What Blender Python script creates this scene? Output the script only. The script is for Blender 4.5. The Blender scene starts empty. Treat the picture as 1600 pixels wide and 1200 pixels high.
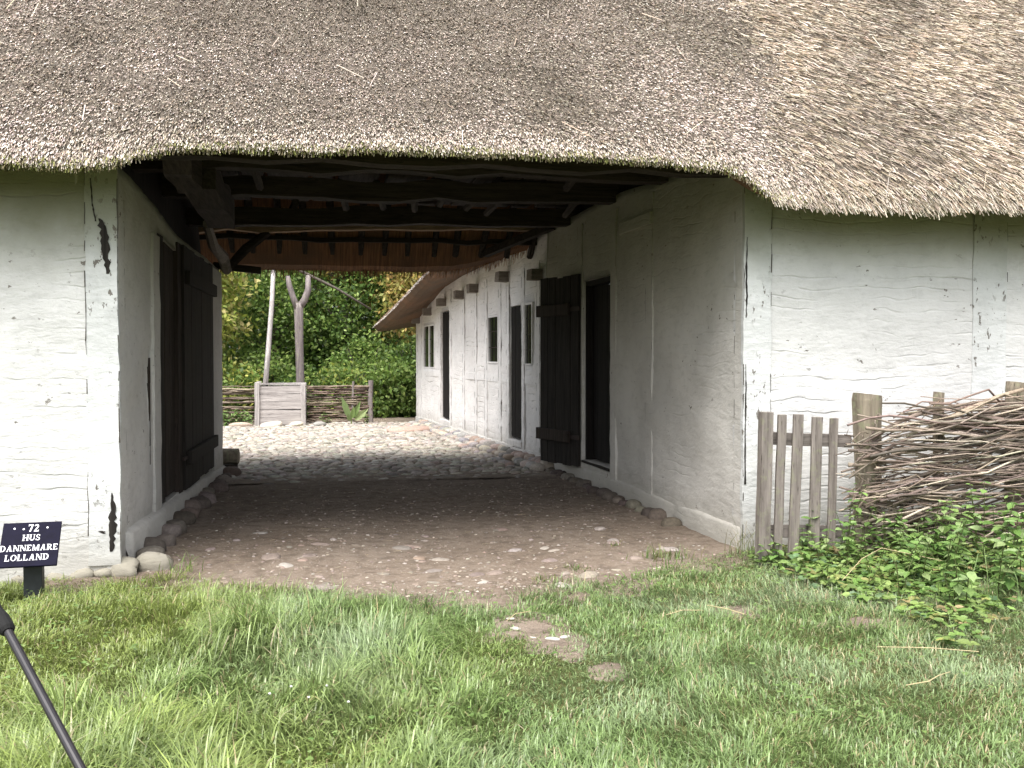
import bpy, math, random
import numpy as np
from mathutils import Vector, Matrix, Euler

random.seed(7)
RNG = np.random.default_rng(11)
R = math.radians
scene = bpy.context.scene
COL = scene.collection

# ------------------------------------------------------------------ numpy noise
def _hash(i, j, k):
    n = (i * 374761393 + j * 668265263 + k * 1274126177) & 0xFFFFFFFF
    n = ((n ^ (n >> 13)) * 1274126177) & 0xFFFFFFFF
    n = n ^ (n >> 16)
    return (n & 0xFFFF) / 65535.0

def vnoise(x, y, z=0.0):
    x = np.asarray(x, float); y = np.asarray(y, float); z = np.zeros_like(x) + z
    i = np.floor(x).astype(np.int64); j = np.floor(y).astype(np.int64); k = np.floor(z).astype(np.int64)
    fx = x - i; fy = y - j; fz = z - k
    fx = fx * fx * (3 - 2 * fx); fy = fy * fy * (3 - 2 * fy); fz = fz * fz * (3 - 2 * fz)
    r = 0
    for a in (0, 1):
        for b in (0, 1):
            for c in (0, 1):
                w = (fx if a else 1 - fx) * (fy if b else 1 - fy) * (fz if c else 1 - fz)
                r = r + w * _hash(i + a, j + b, k + c)
    return r - 0.5                                                  # -0.5 .. 0.5

def fbm(x, y, z=0.0, o=3):
    r = 0; a = 1.0
    for q in range(o):
        r = r + a * vnoise(x * 2 ** q + 17.3 * q, y * 2 ** q - 9.1 * q, z)
        a *= 0.5
    return r

# ------------------------------------------------------------------ object helpers
def wloc(o):
    v = Vector((0, 0, 0))
    while o is not None:
        v += o.location; o = o.parent
    return v

def meta(o, label=None, cat=None, group=None, kind=None):
    if label: o['label'] = label
    if cat: o['category'] = cat
    if group: o['group'] = group
    if kind: o['kind'] = kind
    return o

def thing(name, loc, label, cat, group=None):
    o = bpy.data.objects.new(name, None); COL.objects.link(o)
    o.location = loc; o.empty_display_size = 0.1
    return meta(o, label, cat, group)

def np_obj(name, V, faces, mat, parent=None, col=None, smooth=False, base=True):
    """V (n,3) world coordinates; faces: list of int arrays (m,k)."""
    V = np.asarray(V, float).reshape(-1, 3)
    if parent is not None:
        off = np.array(wloc(parent)); loc = (0, 0, 0)
    elif base:
        lo, hi = V.min(0), V.max(0)
        off = np.array([(lo[0] + hi[0]) / 2, (lo[1] + hi[1]) / 2, lo[2]]); loc = tuple(off)
    else:
        off = np.zeros(3); loc = (0, 0, 0)
    me = bpy.data.meshes.new(name)
    faces = [np.asarray(f, np.int32) for f in faces if len(f)]
    nl = sum(f.size for f in faces); nf = sum(len(f) for f in faces)
    me.vertices.add(len(V)); me.vertices.foreach_set('co', (V - off).astype(np.float32).ravel())
    me.loops.add(nl); me.polygons.add(nf)
    me.loops.foreach_set('vertex_index', np.concatenate([f.ravel() for f in faces]))
    st = []; p = 0
    for f in faces:
        st.append(p + np.arange(len(f)) * f.shape[1]); p += f.size
    me.polygons.foreach_set('loop_start', np.concatenate(st).astype(np.int32))
    me.update(calc_edges=True)
    me.polygons.foreach_set('use_smooth', np.full(nf, bool(smooth)))
    if col is not None:
        c = np.ones((len(V), 4), np.float32); c[:, :3] = col
        at = me.color_attributes.new('Col', 'FLOAT_COLOR', 'POINT')
        at.data.foreach_set('color', c.ravel())
    me.materials.append(mat)
    o = bpy.data.objects.new(name, me); COL.objects.link(o)
    o.location = loc
    if parent is not None: o.parent = parent
    return o

class MB:
    def __init__(s): s.v = []; s.f = {}; s.n = 0; s.c = []
    def add(s, V, F, c=None):
        V = np.asarray(V, float).reshape(-1, 3)
        for f in F:
            s.f.setdefault(len(f), []).append([i + s.n for i in f])
        s.v.append(V); s.n += len(V)
        s.c.append(np.tile(np.array(c if c is not None else (1, 1, 1), float), (len(V), 1)))
    def box(s, c, size, rot=None, jit=0.0, col=None, taper=None):
        h = np.array(size, float) / 2
        V = np.array([[x, y, z] for x in (-1, 1) for y in (-1, 1) for z in (-1, 1)], float) * h
        if taper: V[V[:, 2] > 0, :2] *= taper
        if jit: V += RNG.uniform(-jit, jit, V.shape)
        if rot is not None:
            m = np.array(Euler(rot).to_matrix()); V = V @ m.T
        s.add(V + np.array(c, float), [(0, 1, 3, 2), (4, 6, 7, 5), (0, 4, 5, 1), (2, 3, 7, 6), (0, 2, 6, 4), (1, 5, 7, 3)], col)
    def bar(s, a, b, w, h, up=(0, 0, 1), seg=1, wob=0.0, col=None):
        """beam of rectangular section from a to b, optionally in wobbly segments"""
        a = Vector(a); b = Vector(b); d = (b - a).normalized(); u = Vector(up)
        x = d.cross(u).normalized(); u = x.cross(d).normalized()
        V = []; F = []
        for i in range(seg + 1):
            p = a.lerp(b, i / seg)
            p = p + x * random.uniform(-wob, wob) + u * random.uniform(-wob, wob)
            k = 1 + random.uniform(-wob, wob) * 2
            for (sx, su) in ((-1, -1), (1, -1), (1, 1), (-1, 1)):
                V.append(p + x * sx * w / 2 * k + u * su * h / 2 * k)
        for i in range(seg):
            o = i * 4
            for q in range(4): F.append((o + q, o + (q + 1) % 4, o + 4 + (q + 1) % 4, o + 4 + q))
        F.append((3, 2, 1, 0)); o = seg * 4; F.append((o, o + 1, o + 2, o + 3))
        s.add([tuple(p) for p in V], F, col)
    def tube(s, pts, radii, n=6, cap=True, col=None, rough=0.0):
        pts = [Vector(p) for p in pts]
        if not hasattr(radii, '__len__'): radii = [radii] * len(pts)
        V = []; F = []
        t0 = (pts[1] - pts[0]).normalized()
        x = t0.orthogonal().normalized()
        for i, p in enumerate(pts):
            t = (pts[min(i + 1, len(pts) - 1)] - pts[max(i - 1, 0)]).normalized()
            x = (x - t * x.dot(t)).normalized(); y = t.cross(x)
            for k in range(n):
                a = 2 * math.pi * k / n
                r = radii[i] * (1 + random.uniform(-rough, rough))
                V.append(p + (x * math.cos(a) + y * math.sin(a)) * r)
        for i in range(len(pts) - 1):
            for k in range(n):
                F.append((i * n + k, i * n + (k + 1) % n, (i + 1) * n + (k + 1) % n, (i + 1) * n + k))
        if cap:
            F.append(tuple(range(n))[::-1]); o = (len(pts) - 1) * n; F.append(tuple(range(o, o + n)))
        s.add([tuple(p) for p in V], F, col)
    def build(s, name, mat, parent=None, smooth=False, bevel=0.0, usecol=False):
        V = np.concatenate(s.v)
        o = np_obj(name, V, [np.array(f) for f in s.f.values()], mat, parent,
                   col=np.concatenate(s.c) if usecol else None, smooth=smooth)
        if bevel:
            m = o.modifiers.new('bevel', 'BEVEL'); m.width = bevel; m.segments = 2; m.limit_method = 'ANGLE'
        return o

# ------------------------------------------------------------------ materials
def newmat(name):
    m = bpy.data.materials.new(name); m.use_nodes = True
    nt = m.node_tree; nt.nodes.clear()
    out = nt.nodes.new('ShaderNodeOutputMaterial')
    b = nt.nodes.new('ShaderNodeBsdfPrincipled')
    nt.links.new(b.outputs[0], out.inputs[0])
    return m, nt, b, out

def nd(nt, t, **kw):
    n = nt.nodes.new('ShaderNode' + t)
    for k, v in kw.items():
        if k.startswith('i_'):
            n.inputs[k[2:].replace('_', ' ')].default_value = v
        else: setattr(n, k, v)
    return n

def ramp(nt, fac, stops, interp='LINEAR'):
    r = nd(nt, 'ValToRGB'); e = r.color_ramp.elements; r.color_ramp.interpolation = interp
    while len(e) < len(stops): e.new(0.5)
    for el, (p, c) in zip(e, stops):
        el.position = p; el.color = (*c, 1) if hasattr(c, '__len__') else (c, c, c, 1)
    nt.links.new(fac, r.inputs[0]); return r.outputs[0]

def mixc(nt, fac, a, b, mode='MIX'):
    m = nd(nt, 'Mix', data_type='RGBA', blend_type=mode)
    for sock, v in ((m.inputs[0], fac), (m.inputs[6], a), (m.inputs[7], b)):
        if isinstance(v, (int, float)): sock.default_value = v
        elif isinstance(v, tuple): sock.default_value = (*v, 1)
        else: nt.links.new(v, sock)
    return m.outputs[2]

def math_(nt, op, a, b=None, clamp=False):
    m = nd(nt, 'Math', operation=op, use_clamp=clamp)
    for s, v in zip(m.inputs, (a, b)):
        if v is None: continue
        if isinstance(v, (int, float)): s.default_value = v
        else: nt.links.new(v, s)
    return m.outputs[0]

def maprange(nt, v, a, b, c=0.0, d=1.0):
    m = nd(nt, 'MapRange', interpolation_type='SMOOTHSTEP')
    nt.links.new(v, m.inputs[0])
    for i, q in enumerate((a, b, c, d)): m.inputs[i + 1].default_value = q
    return m.outputs[0]

def noise(nt, vec, scale, detail=4, rough=0.6, dist=0.0):
    n = nd(nt, 'TexNoise'); n.inputs['Scale'].default_value = scale; n.inputs['Detail'].default_value = detail
    n.inputs['Roughness'].default_value = rough; n.inputs['Distortion'].default_value = dist
    if vec is not None: nt.links.new(vec, n.inputs['Vector'])
    return n.outputs['Fac']

def mapping(nt, vec, scale=(1, 1, 1), rot=(0, 0, 0), loc=(0, 0, 0)):
    m = nd(nt, 'Mapping'); nt.links.new(vec, m.inputs[0])
    m.inputs['Scale'].default_value = scale; m.inputs['Rotation'].default_value = rot; m.inputs['Location'].default_value = loc
    return m.outputs[0]

def bump(nt, bsdf, h, strength=0.5, dist=0.01):
    b = nd(nt, 'Bump'); b.inputs['Strength'].default_value = strength; b.inputs['Distance'].default_value = dist
    nt.links.new(h, b.inputs['Height']); nt.links.new(b.outputs[0], bsdf.inputs['Normal'])

def m_lime(name, axis, algae=(2.05, 2.6, 0.8), bricks=1.0, flakes=0.0, tint=(0.70, 0.695, 0.68), dirt=0.5):
    m, nt, b, out = newmat(name)
    pos = nd(nt, 'NewGeometry').outputs['Position']
    sx = nd(nt, 'SeparateXYZ'); nt.links.new(pos, sx.inputs[0])
    cb = nd(nt, 'CombineXYZ')
    nt.links.new(sx.outputs[axis], cb.inputs[0]); nt.links.new(sx.outputs[2], cb.inputs[1])
    # hand-laid courses: coordinate wobble
    nz = nd(nt, 'TexNoise'); nz.inputs['Scale'].default_value = 2.2; nz.inputs['Detail'].default_value = 3
    nt.links.new(pos, nz.inputs['Vector'])
    va = nd(nt, 'VectorMath', operation='SCALE'); va.inputs['Scale'].default_value = 0.16
    nt.links.new(nz.outputs['Color'], va.inputs[0])
    ad = nd(nt, 'VectorMath', operation='ADD'); nt.links.new(cb.outputs[0], ad.inputs[0]); nt.links.new(va.outputs[0], ad.inputs[1])
    sy_ = nd(nt, 'SeparateXYZ'); nt.links.new(ad.outputs[0], sy_.inputs[0])
    fr_ = math_(nt, 'PINGPONG', sy_.outputs[1], 0.043)
    wmod = maprange(nt, noise(nt, mapping(nt, pos, (2.2, 2.2, 9)), 1.0, 3), 0.36, 0.62)
    course = math_(nt, 'MULTIPLY', maprange(nt, fr_, 0.011, 0.002), wmod)
    bt = nd(nt, 'TexBrick'); nt.links.new(ad.outputs[0], bt.inputs['Vector'])
    for k, v in (('Scale', 1.0), ('Mortar Size', 0.007), ('Mortar Smooth', 1.0), ('Brick Width', 0.27), ('Row Height', 0.086)):
        bt.inputs[k].default_value = v
    vj = math_(nt, 'MULTIPLY', bt.outputs['Fac'], maprange(nt, noise(nt, mapping(nt, pos, loc=(5, 2, 8)), 5.0, 2), 0.52, 0.66))
    mfac = math_(nt, 'MAXIMUM', course, math_(nt, 'MULTIPLY', vj, 0.5))
    patch = maprange(nt, noise(nt, mapping(nt, pos, (0.7, 0.7, 1.3)), 1.7, 3), 0.42, 0.6)
    fine = noise(nt, pos, 38, 6, 0.65)
    mid = noise(nt, mapping(nt, pos, (1, 1, 2.0)), 7, 5, 0.6)
    rel = noise(nt, mapping(nt, pos, (2.6, 2.6, 9.0)), 1.0, 5, 0.55, 0.6)
    mort = math_(nt, 'MULTIPLY', mfac, math_(nt, 'MULTIPLY', patch, bricks))
    h = math_(nt, 'SUBTRACT', math_(nt, 'ADD', math_(nt, 'MULTIPLY', fine, 0.35), math_(nt, 'ADD', math_(nt, 'MULTIPLY', mid, 1.1), math_(nt, 'MULTIPLY', rel, 1.1))), math_(nt, 'MULTIPLY', mort, 0.65))
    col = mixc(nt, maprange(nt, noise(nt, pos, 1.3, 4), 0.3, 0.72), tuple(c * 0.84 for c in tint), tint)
    col = mixc(nt, math_(nt, 'MULTIPLY', maprange(nt, noise(nt, mapping(nt, pos, (3, 3, 5)), 3.0, 6, .7), 0.48, 0.7), .35), col, tuple(c * .62 for c in tint))
    # grime in the joints (only here and there)
    jp = maprange(nt, noise(nt, mapping(nt, pos, (1, 1, 2), loc=(3, 1, 2)), 2.6, 4), 0.5, 0.68)
    col = mixc(nt, math_(nt, 'MULTIPLY', math_(nt, 'MULTIPLY', mort, jp), 0.5), col, (0.30, 0.28, 0.24))
    # algae streaked down from the eaves
    streak = noise(nt, mapping(nt, pos, (3.5, 3.5, 2.2)), 1.0, 6)
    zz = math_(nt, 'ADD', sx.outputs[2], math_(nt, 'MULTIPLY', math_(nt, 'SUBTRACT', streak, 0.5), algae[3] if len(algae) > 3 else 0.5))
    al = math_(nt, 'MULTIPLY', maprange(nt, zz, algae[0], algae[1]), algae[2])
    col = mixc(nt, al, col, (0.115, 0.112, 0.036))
    # splash dirt at the foot
    low = math_(nt, 'MULTIPLY', maprange(nt, math_(nt, 'ADD', sx.outputs[2], math_(nt, 'MULTIPLY', mid, -0.35)), 0.25, -0.12), dirt)
    col = mixc(nt, low, col, (0.27, 0.25, 0.20))
    # chips where the lime has fallen away
    ch = maprange(nt, noise(nt, mapping(nt, pos, (1, 1, 0.55) if flakes else (1, 1, 1.6)), 13 if not flakes else 24, 4, 0.62), 0.655 - 0.065 * flakes, 0.685 - 0.065 * flakes)
    pm = maprange(nt, noise(nt, pos, 1.9, 2), 0.46, 0.62)
    ch = math_(nt, 'MULTIPLY', ch, pm)
    col = mixc(nt, math_(nt, 'MULTIPLY', ch, 0.85), col, (0.12, 0.10, 0.08))
    h = math_(nt, 'SUBTRACT', h, math_(nt, 'MULTIPLY', ch, 0.6))
    nt.links.new(col, b.inputs['Base Color']); b.inputs['Roughness'].default_value = 0.92
    b.inputs['Specular IOR Level'].default_value = 0.15
    bump(nt, b, h, 0.5, 0.018)
    return m

def m_wood(name, c1, c2, grain='Z', rough=0.85, scale=1.0, lichen=0.0):
    m, nt, b, out = newmat(name)
    tc = nd(nt, 'NewGeometry').outputs['Position']
    s = {'X': (0.9, 14, 14), 'Y': (14, 0.9, 14), 'Z': (14, 14, 0.9)}[grain]
    v = mapping(nt, tc, tuple(q * scale for q in s))
    n1 = noise(nt, v, 2.0, 6, 0.65, 0.4)
    n2 = noise(nt, v, 9.0, 3, 0.6)
    col = ramp(nt, n1, [(0.28, c1), (0.72, c2)])
    col = mixc(nt, maprange(nt, n2, 0.60, 0.72), col, tuple(q * 0.35 for q in c1))
    if lichen:
        col = mixc(nt, math_(nt, 'MULTIPLY', maprange(nt, noise(nt, tc, 17, 4), 0.52, 0.66), lichen), col, (0.24, 0.25, 0.15))
    nt.links.new(col, b.inputs['Base Color']); b.inputs['Roughness'].default_value = rough
    b.inputs['Specular IOR Level'].default_value = 0.2
    bump(nt, b, math_(nt, 'ADD', n1, math_(nt, 'MULTIPLY', n2, 0.5)), 0.6, 0.008)
    return m

def m_vcol(name, rough=0.8, transl=0.0, nscale=30, namp=0.35, spec=0.2, bstr=0.0):
    m, nt, b, out = newmat(name)
    at = nd(nt, 'Attribute', attribute_name='Col')
    pos = nd(nt, 'NewGeometry').outputs['Position']
    n = noise(nt, pos, nscale, 4)
    col = mixc(nt, 1.0, at.outputs['Color'], ramp(nt, n, [(0.25, 1 - namp), (0.75, 1 + namp)]), 'MULTIPLY')
    nt.links.new(col, b.inputs['Base Color']); b.inputs['Roughness'].default_value = rough
    b.inputs['Specular IOR Level'].default_value = spec
    if bstr: bump(nt, b, n, bstr, 0.01)
    if transl:
        tr = nd(nt, 'BsdfTranslucent'); nt.links.new(col, tr.inputs[0])
        mx = nd(nt, 'MixShader'); mx.inputs[0].default_value = transl
        nt.links.new(b.outputs[0], mx.inputs[1]); nt.links.new(tr.outputs[0], mx.inputs[2])
        nt.links.new(mx.outputs[0], out.inputs[0])
    return m

def m_plain(name, c, rough=0.6, spec=0.3, metal=0.0, namp=0.25, nscale=20):
    m, nt, b, out = newmat(name)
    pos = nd(nt, 'NewGeometry').outputs['Position']
    n = noise(nt, pos, nscale, 4)
    nt.links.new(ramp(nt, n, [(0.3, tuple(q * (1 - namp) for q in c)), (0.7, tuple(q * (1 + namp) for q in c))]), b.inputs['Base Color'])
    b.inputs['Roughness'].default_value = rough; b.inputs['Specular IOR Level'].default_value = spec; b.inputs['Metallic'].default_value = metal
    return m

def m_soil(name, c1, c2, c3, bs=0.7):
    m, nt, b, out = newmat(name)
    pos = nd(nt, 'NewGeometry').outputs['Position']
    n1 = noise(nt, pos, 1.1, 5); n2 = noise(nt, pos, 42, 6, 0.7); n3 = noise(nt, pos, 9, 4)
    col = ramp(nt, n1, [(0.3, c1), (0.7, c2)])
    col = mixc(nt, maprange(nt, n2, 0.52, 0.68), col, c3)
    col = mixc(nt, maprange(nt, n3, 0.55, 0.35, 0, 0.5), col, tuple(q * 0.55 for q in c1))
    nt.links.new(col, b.inputs['Base Color']); b.inputs['Roughness'].default_value = 0.95
    b.inputs['Specular IOR Level'].default_value = 0.1
    bump(nt, b, math_(nt, 'ADD', n2, math_(nt, 'MULTIPLY', n3, 1.5)), bs, 0.02)
    return m

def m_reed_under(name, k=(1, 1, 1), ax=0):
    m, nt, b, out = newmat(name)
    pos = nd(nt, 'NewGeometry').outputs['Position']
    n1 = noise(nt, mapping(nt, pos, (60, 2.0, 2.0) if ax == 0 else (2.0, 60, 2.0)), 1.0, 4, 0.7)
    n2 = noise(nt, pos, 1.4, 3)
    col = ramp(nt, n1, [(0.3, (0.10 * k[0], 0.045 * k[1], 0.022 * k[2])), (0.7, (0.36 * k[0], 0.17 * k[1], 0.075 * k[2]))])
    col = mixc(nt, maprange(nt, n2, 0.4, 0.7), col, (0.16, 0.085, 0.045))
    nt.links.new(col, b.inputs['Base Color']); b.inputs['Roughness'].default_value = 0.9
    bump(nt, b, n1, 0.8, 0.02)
    return m

def m_thatch_base(name):
    m, nt, b, out = newmat(name)
    pos = nd(nt, 'NewGeometry').outputs['Position']
    n1 = noise(nt, pos, 90, 4, 0.7); n2 = noise(nt, pos, 2.5, 4)
    col = ramp(nt, n1, [(0.35, (0.04, 0.032, 0.025)), (0.7, (0.26, 0.215, 0.17))])
    col = mixc(nt, maprange(nt, n2, 0.45, 0.7, 0, 0.5), col, (0.09, 0.07, 0.055))
    nt.links.new(col, b.inputs['Base Color']); b.inputs['Roughness'].default_value = 0.95
    bump(nt, b, n1, 0.9, 0.02)
    return m

M = {}
M['lime_front'] = m_lime('limewash front', 0, (1.85, 2.5, 0.78, 0.3))
M['lime_right'] = m_lime('limewash front right', 0, (2.05, 2.42, 0.64, 0.12))
M['lime_post'] = m_lime('limewash post', 0, (1.95, 2.45, 0.68, 0.25), bricks=0.0, flakes=1.0, tint=(0.68, 0.69, 0.68))
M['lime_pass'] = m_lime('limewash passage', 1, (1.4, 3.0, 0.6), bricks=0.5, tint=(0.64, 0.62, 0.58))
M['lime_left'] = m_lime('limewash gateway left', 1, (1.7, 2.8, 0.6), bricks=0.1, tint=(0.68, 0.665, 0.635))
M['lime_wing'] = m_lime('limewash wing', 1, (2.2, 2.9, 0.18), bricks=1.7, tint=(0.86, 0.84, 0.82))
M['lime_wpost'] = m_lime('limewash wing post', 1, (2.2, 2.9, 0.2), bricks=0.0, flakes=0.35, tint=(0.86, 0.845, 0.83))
M['plinth'] = m_lime('limewash plinth', 0, (9, 9.5, 0), bricks=0.2, flakes=1.0, tint=(0.40, 0.385, 0.36), dirt=0.9)
M['wood_grey'] = m_wood('weathered grey wood', (0.10, 0.085, 0.075), (0.29, 0.255, 0.23), 'Z', lichen=0.35)
M['wood_grey_x'] = m_wood('weathered grey wood lengthwise', (0.09, 0.078, 0.07), (0.25, 0.22, 0.20), 'X')
M['wood_silver'] = m_wood('silvery old board', (0.22, 0.20, 0.195), (0.52, 0.49, 0.475), 'X')
M['wood_silver_z'] = m_wood('silvery old post', (0.24, 0.22, 0.215), (0.54, 0.51, 0.495), 'Z')
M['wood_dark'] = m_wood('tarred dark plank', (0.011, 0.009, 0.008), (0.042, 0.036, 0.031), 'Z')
M['wood_black'] = m_wood('shade-black plank', (0.006, 0.005, 0.005), (0.02, 0.017, 0.015), 'Z')  # near-black puts the darkness of the doorways into the plank colour
M['wood_brown'] = m_wood('old brown plank', (0.022, 0.017, 0.014), (0.062, 0.048, 0.039), 'Z')
M['crack'] = m_plain('old crack', (0.06, 0.05, 0.042), 0.95, 0.05)
M['beam_x'] = m_wood('smoked beam', (0.014, 0.011, 0.009), (0.06, 0.047, 0.038), 'X')
M['beam_y'] = m_wood('smoked rafter', (0.017, 0.013, 0.011), (0.072, 0.058, 0.047), 'Y')
M['beam_pale'] = m_wood('pale wall plate', (0.16, 0.10, 0.065), (0.42, 0.30, 0.20), 'X')
M['joist'] = m_wood('grey joist end', (0.13, 0.11, 0.095), (0.28, 0.25, 0.22), 'X')
M['stump'] = m_wood('lichened stake', (0.10, 0.082, 0.062), (0.32, 0.275, 0.21), 'Z', lichen=0.6)
M['under'] = m_reed_under('reed underside')
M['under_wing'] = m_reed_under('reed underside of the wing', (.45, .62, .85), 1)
M['thatch'] = m_vcol('thatch reed', 0.85, 0.0, 200, 0.15, 0.15)
M['thatch_base'] = m_thatch_base('thatch bed')
M['rod'] = m_vcol('wicker rod', 0.62, 0.0, 60, 0.35, 0.35, 0.25)
M['stone'] = m_vcol('field stone', 0.85, 0.0, 35, 0.3, 0.2, 0.4)
M['grass'] = m_vcol('grass blade', 0.36, 0.28, 8, 0.15, 0.6)
M['leaf'] = m_vcol('weed leaf', 0.48, 0.30, 60, 0.2, 0.4)
M['tleaf'] = m_vcol('tree leaf', 0.5, 0.42, 20, 0.2, 0.3)
M['bark'] = m_wood('bark', (0.05, 0.042, 0.034), (0.17, 0.15, 0.13), 'Z', scale=0.6)
M['bark_pale'] = m_wood('bleached trunk', (0.10, 0.085, 0.085), (0.30, 0.26, 0.26), 'Z', scale=0.6, lichen=.5)
M['dirt'] = m_soil('trodden earth', (0.165, 0.128, 0.099), (0.238, 0.194, 0.155), (0.31, 0.265, 0.22))
M['yardsoil'] = m_soil('sandy joints', (0.20, 0.16, 0.125), (0.28, 0.235, 0.19), (0.35, 0.30, 0.25))
M['turf'] = m_soil('turf soil', (0.055, 0.065, 0.022), (0.09, 0.095, 0.035), (0.13, 0.115, 0.06), 0.5)
M['meadow'] = m_soil('meadow', (0.05, 0.075, 0.02), (0.08, 0.11, 0.035), (0.10, 0.11, 0.05), 0.5)
M['black'] = m_plain('sign enamel', (0.0055, 0.005, 0.016), 0.55, 0.06)
M['signpost'] = m_plain('dark sign post', (0.022, 0.025, 0.028), 0.5, 0.4)
M['white'] = m_plain('white lettering', (0.8, 0.8, 0.82), 0.5, 0.3, namp=0.05)
M['glass'] = m_plain('old dark glass', (0.012, 0.012, 0.012), 0.12, 0.5)
M['metal'] = m_plain('black tube', (0.018, 0.016, 0.018), 0.38, 0.5, 0.0)
M['rubber'] = m_plain('black rubber', (0.012, 0.012, 0.012), 0.8, 0.2)
M['iron'] = m_plain('rusty iron', (0.035, 0.022, 0.018), 0.7, 0.3)

# ------------------------------------------------------------------ camera, light
a_yaw = math.atan(300 / 1500); a_pit = math.atan(41 / 1500)
cam = bpy.data.cameras.new('camera'); co = bpy.data.objects.new('camera', cam); COL.objects.link(co)
cam.sensor_width = 36; cam.lens = 36 * 1500 / 1600; cam.clip_end = 2000; cam.clip_start = 0.05
co.location = (0, 0, 1.45); co.rotation_euler = (math.pi / 2 - a_pit, 0, -a_yaw)
scene.camera = co

SUN_EL, SUN_AZ = 63, 212                    # azimuth measured clockwise from +Y
sd = Vector((math.sin(R(SUN_AZ)) * math.cos(R(SUN_EL)), math.cos(R(SUN_AZ)) * math.cos(R(SUN_EL)), math.sin(R(SUN_EL))))
sl = bpy.data.lights.new('sun', 'SUN'); so = bpy.data.objects.new('sun', sl); COL.objects.link(so)
sl.energy = 2.0; sl.angle = R(48); sl.color = (1.0, 0.965, 0.91)
so.rotation_euler = (-sd).to_track_quat('-Z', 'Y').to_euler(); so.location = sd * 40
w = bpy.data.worlds.new('World'); scene.world = w; w.use_nodes = True
nt = w.node_tree; bg = nt.nodes['Background']
sky = nt.nodes.new('ShaderNodeTexSky'); sky.sky_type = 'NISHITA'; sky.sun_disc = False
sky.sun_elevation = R(SUN_EL); sky.sun_rotation = R(SUN_AZ); sky.dust_density = 4.0; sky.air_density = 1.0
hs = nt.nodes.new('ShaderNodeHueSaturation'); hs.inputs['Saturation'].default_value = 0.35
nt.links.new(sky.outputs[0], hs.inputs['Color']); nt.links.new(hs.outputs[0], bg.inputs[0])
bg.inputs[1].default_value = 0.15
vs = scene.view_settings; vs.view_transform = 'Standard'; vs.look = 'None'; vs.gamma = 1; vs.exposure = 1.32

# ------------------------------------------------------------------ generic builders
def grid_sheet(name, x0, x1, y0, y1, step, zf, mat, parent=None):
    xs = np.arange(x0, x1 + step / 2, step); ys = np.arange(y0, y1 + step / 2, step)
    X, Y = np.meshgrid(xs, ys, indexing='ij')
    V = np.stack([X, Y, zf(X, Y)], -1).reshape(-1, 3)
    n, m = len(xs), len(ys)
    i = np.arange(n - 1)[:, None] * m + np.arange(m - 1)[None]
    F = np.stack([i, i + m, i + m + 1, i + 1], -1).reshape(-1, 4)
    return np_obj(name, V, [F], mat, parent, smooth=True, base=False)

def wall(name, A, B, z0, z1, th, openings, mat, parent, amp=0.012, step=0.09, seed=0.0, ztop=None, out=None):
    """wall from A to B (its visible face), thickness th away from 'out'; openings (s0,s1,z0,z1)."""
    A = np.array(A, float); B = np.array(B, float); L = np.linalg.norm(B - A); d = (B - A) / L
    n = np.array([d[1], -d[0]])
    if out is not None and n @ np.array(out, float) < 0: n = -n
    def breaks(lo, hi, extra):
        e = sorted(set([lo, hi] + [round(x, 4) for x in extra if lo < x < hi])); r = []
        for p, q in zip(e[:-1], e[1:]):
            k = max(1, int(round((q - p) / step))); r += [p + (q - p) * t / k for t in range(k)]
        return np.array(r + [hi])
    S = breaks(0, L, [o[0] for o in openings] + [o[1] for o in openings])
    Z = breaks(z0, z1, [o[2] for o in openings] + [o[3] for o in openings])
    ns, nz = len(S), len(Z)
    sm = (S[:-1] + S[1:]) / 2; zm = (Z[:-1] + Z[1:]) / 2
    solid = np.ones((ns - 1, nz - 1), bool)
    for o in openings:
        solid &= ~(((sm > o[0]) & (sm < o[1]))[:, None] & ((zm > o[2]) & (zm < o[3]))[None])
    SS, ZZ = np.meshgrid(S, Z, indexing='ij')
    dsp = amp * 2 * fbm(SS * 1.7 + seed, ZZ * 2.3 + seed * 3, seed, 3) + amp * 0.5 * fbm(SS * 7 + seed, ZZ * 13, seed, 2)
    Zr = ZZ.copy()
    if ztop is not None:
        t = np.clip((ZZ - (z1 - 0.5)) / 0.5, 0, 1); Zr = ZZ + t * (np.interp(SS, ztop[0], ztop[1]) - z1)
    P = A[None, None] + SS[..., None] * d
    Fv = np.concatenate([P + n * dsp[..., None], Zr[..., None]], -1).reshape(-1, 3)
    Bv = np.concatenate([P - n * th, Zr[..., None]], -1).reshape(-1, 3)
    N = ns * nz; F = []
    idx = lambda i, j: i * nz + j
    for i in range(ns - 1):
        for j in range(nz - 1):
            if not solid[i, j]: continue
            q = (idx(i, j), idx(i + 1, j), idx(i + 1, j + 1), idx(i, j + 1))
            F.append(q); F.append(tuple(x + N for x in q[::-1]))
            for (di, dj, e) in ((-1, 0, (q[0], q[3])), (1, 0, (q[1], q[2])), (0, -1, (q[0], q[1])), (0, 1, (q[3], q[2]))):
                a, b2 = i + di, j + dj
                if a < 0 or b2 < 0 or a >= ns - 1 or b2 >= nz - 1 or not solid[a, b2]:
                    F.append((e[0], e[1], e[1] + N, e[0] + N))
    o = np_obj(name, np.concatenate([Fv, Bv]), [np.array(F)], mat, parent, smooth=False)
    me = o.data
    # flat reveals, smooth faces
    fl = np.array([all(v < N for v in f) for f in F]); me.polygons.foreach_set('use_smooth', fl)
    return o

def on_wall(A, B, s, off=0.0, out=(-1, 0)):
    A = np.array(A, float); B = np.array(B, float); d = (B - A) / np.linalg.norm(B - A)
    n = np.array([d[1], -d[0]])
    if n @ np.array(out, float) < 0: n = -n
    return A + d * s + n * off

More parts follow.
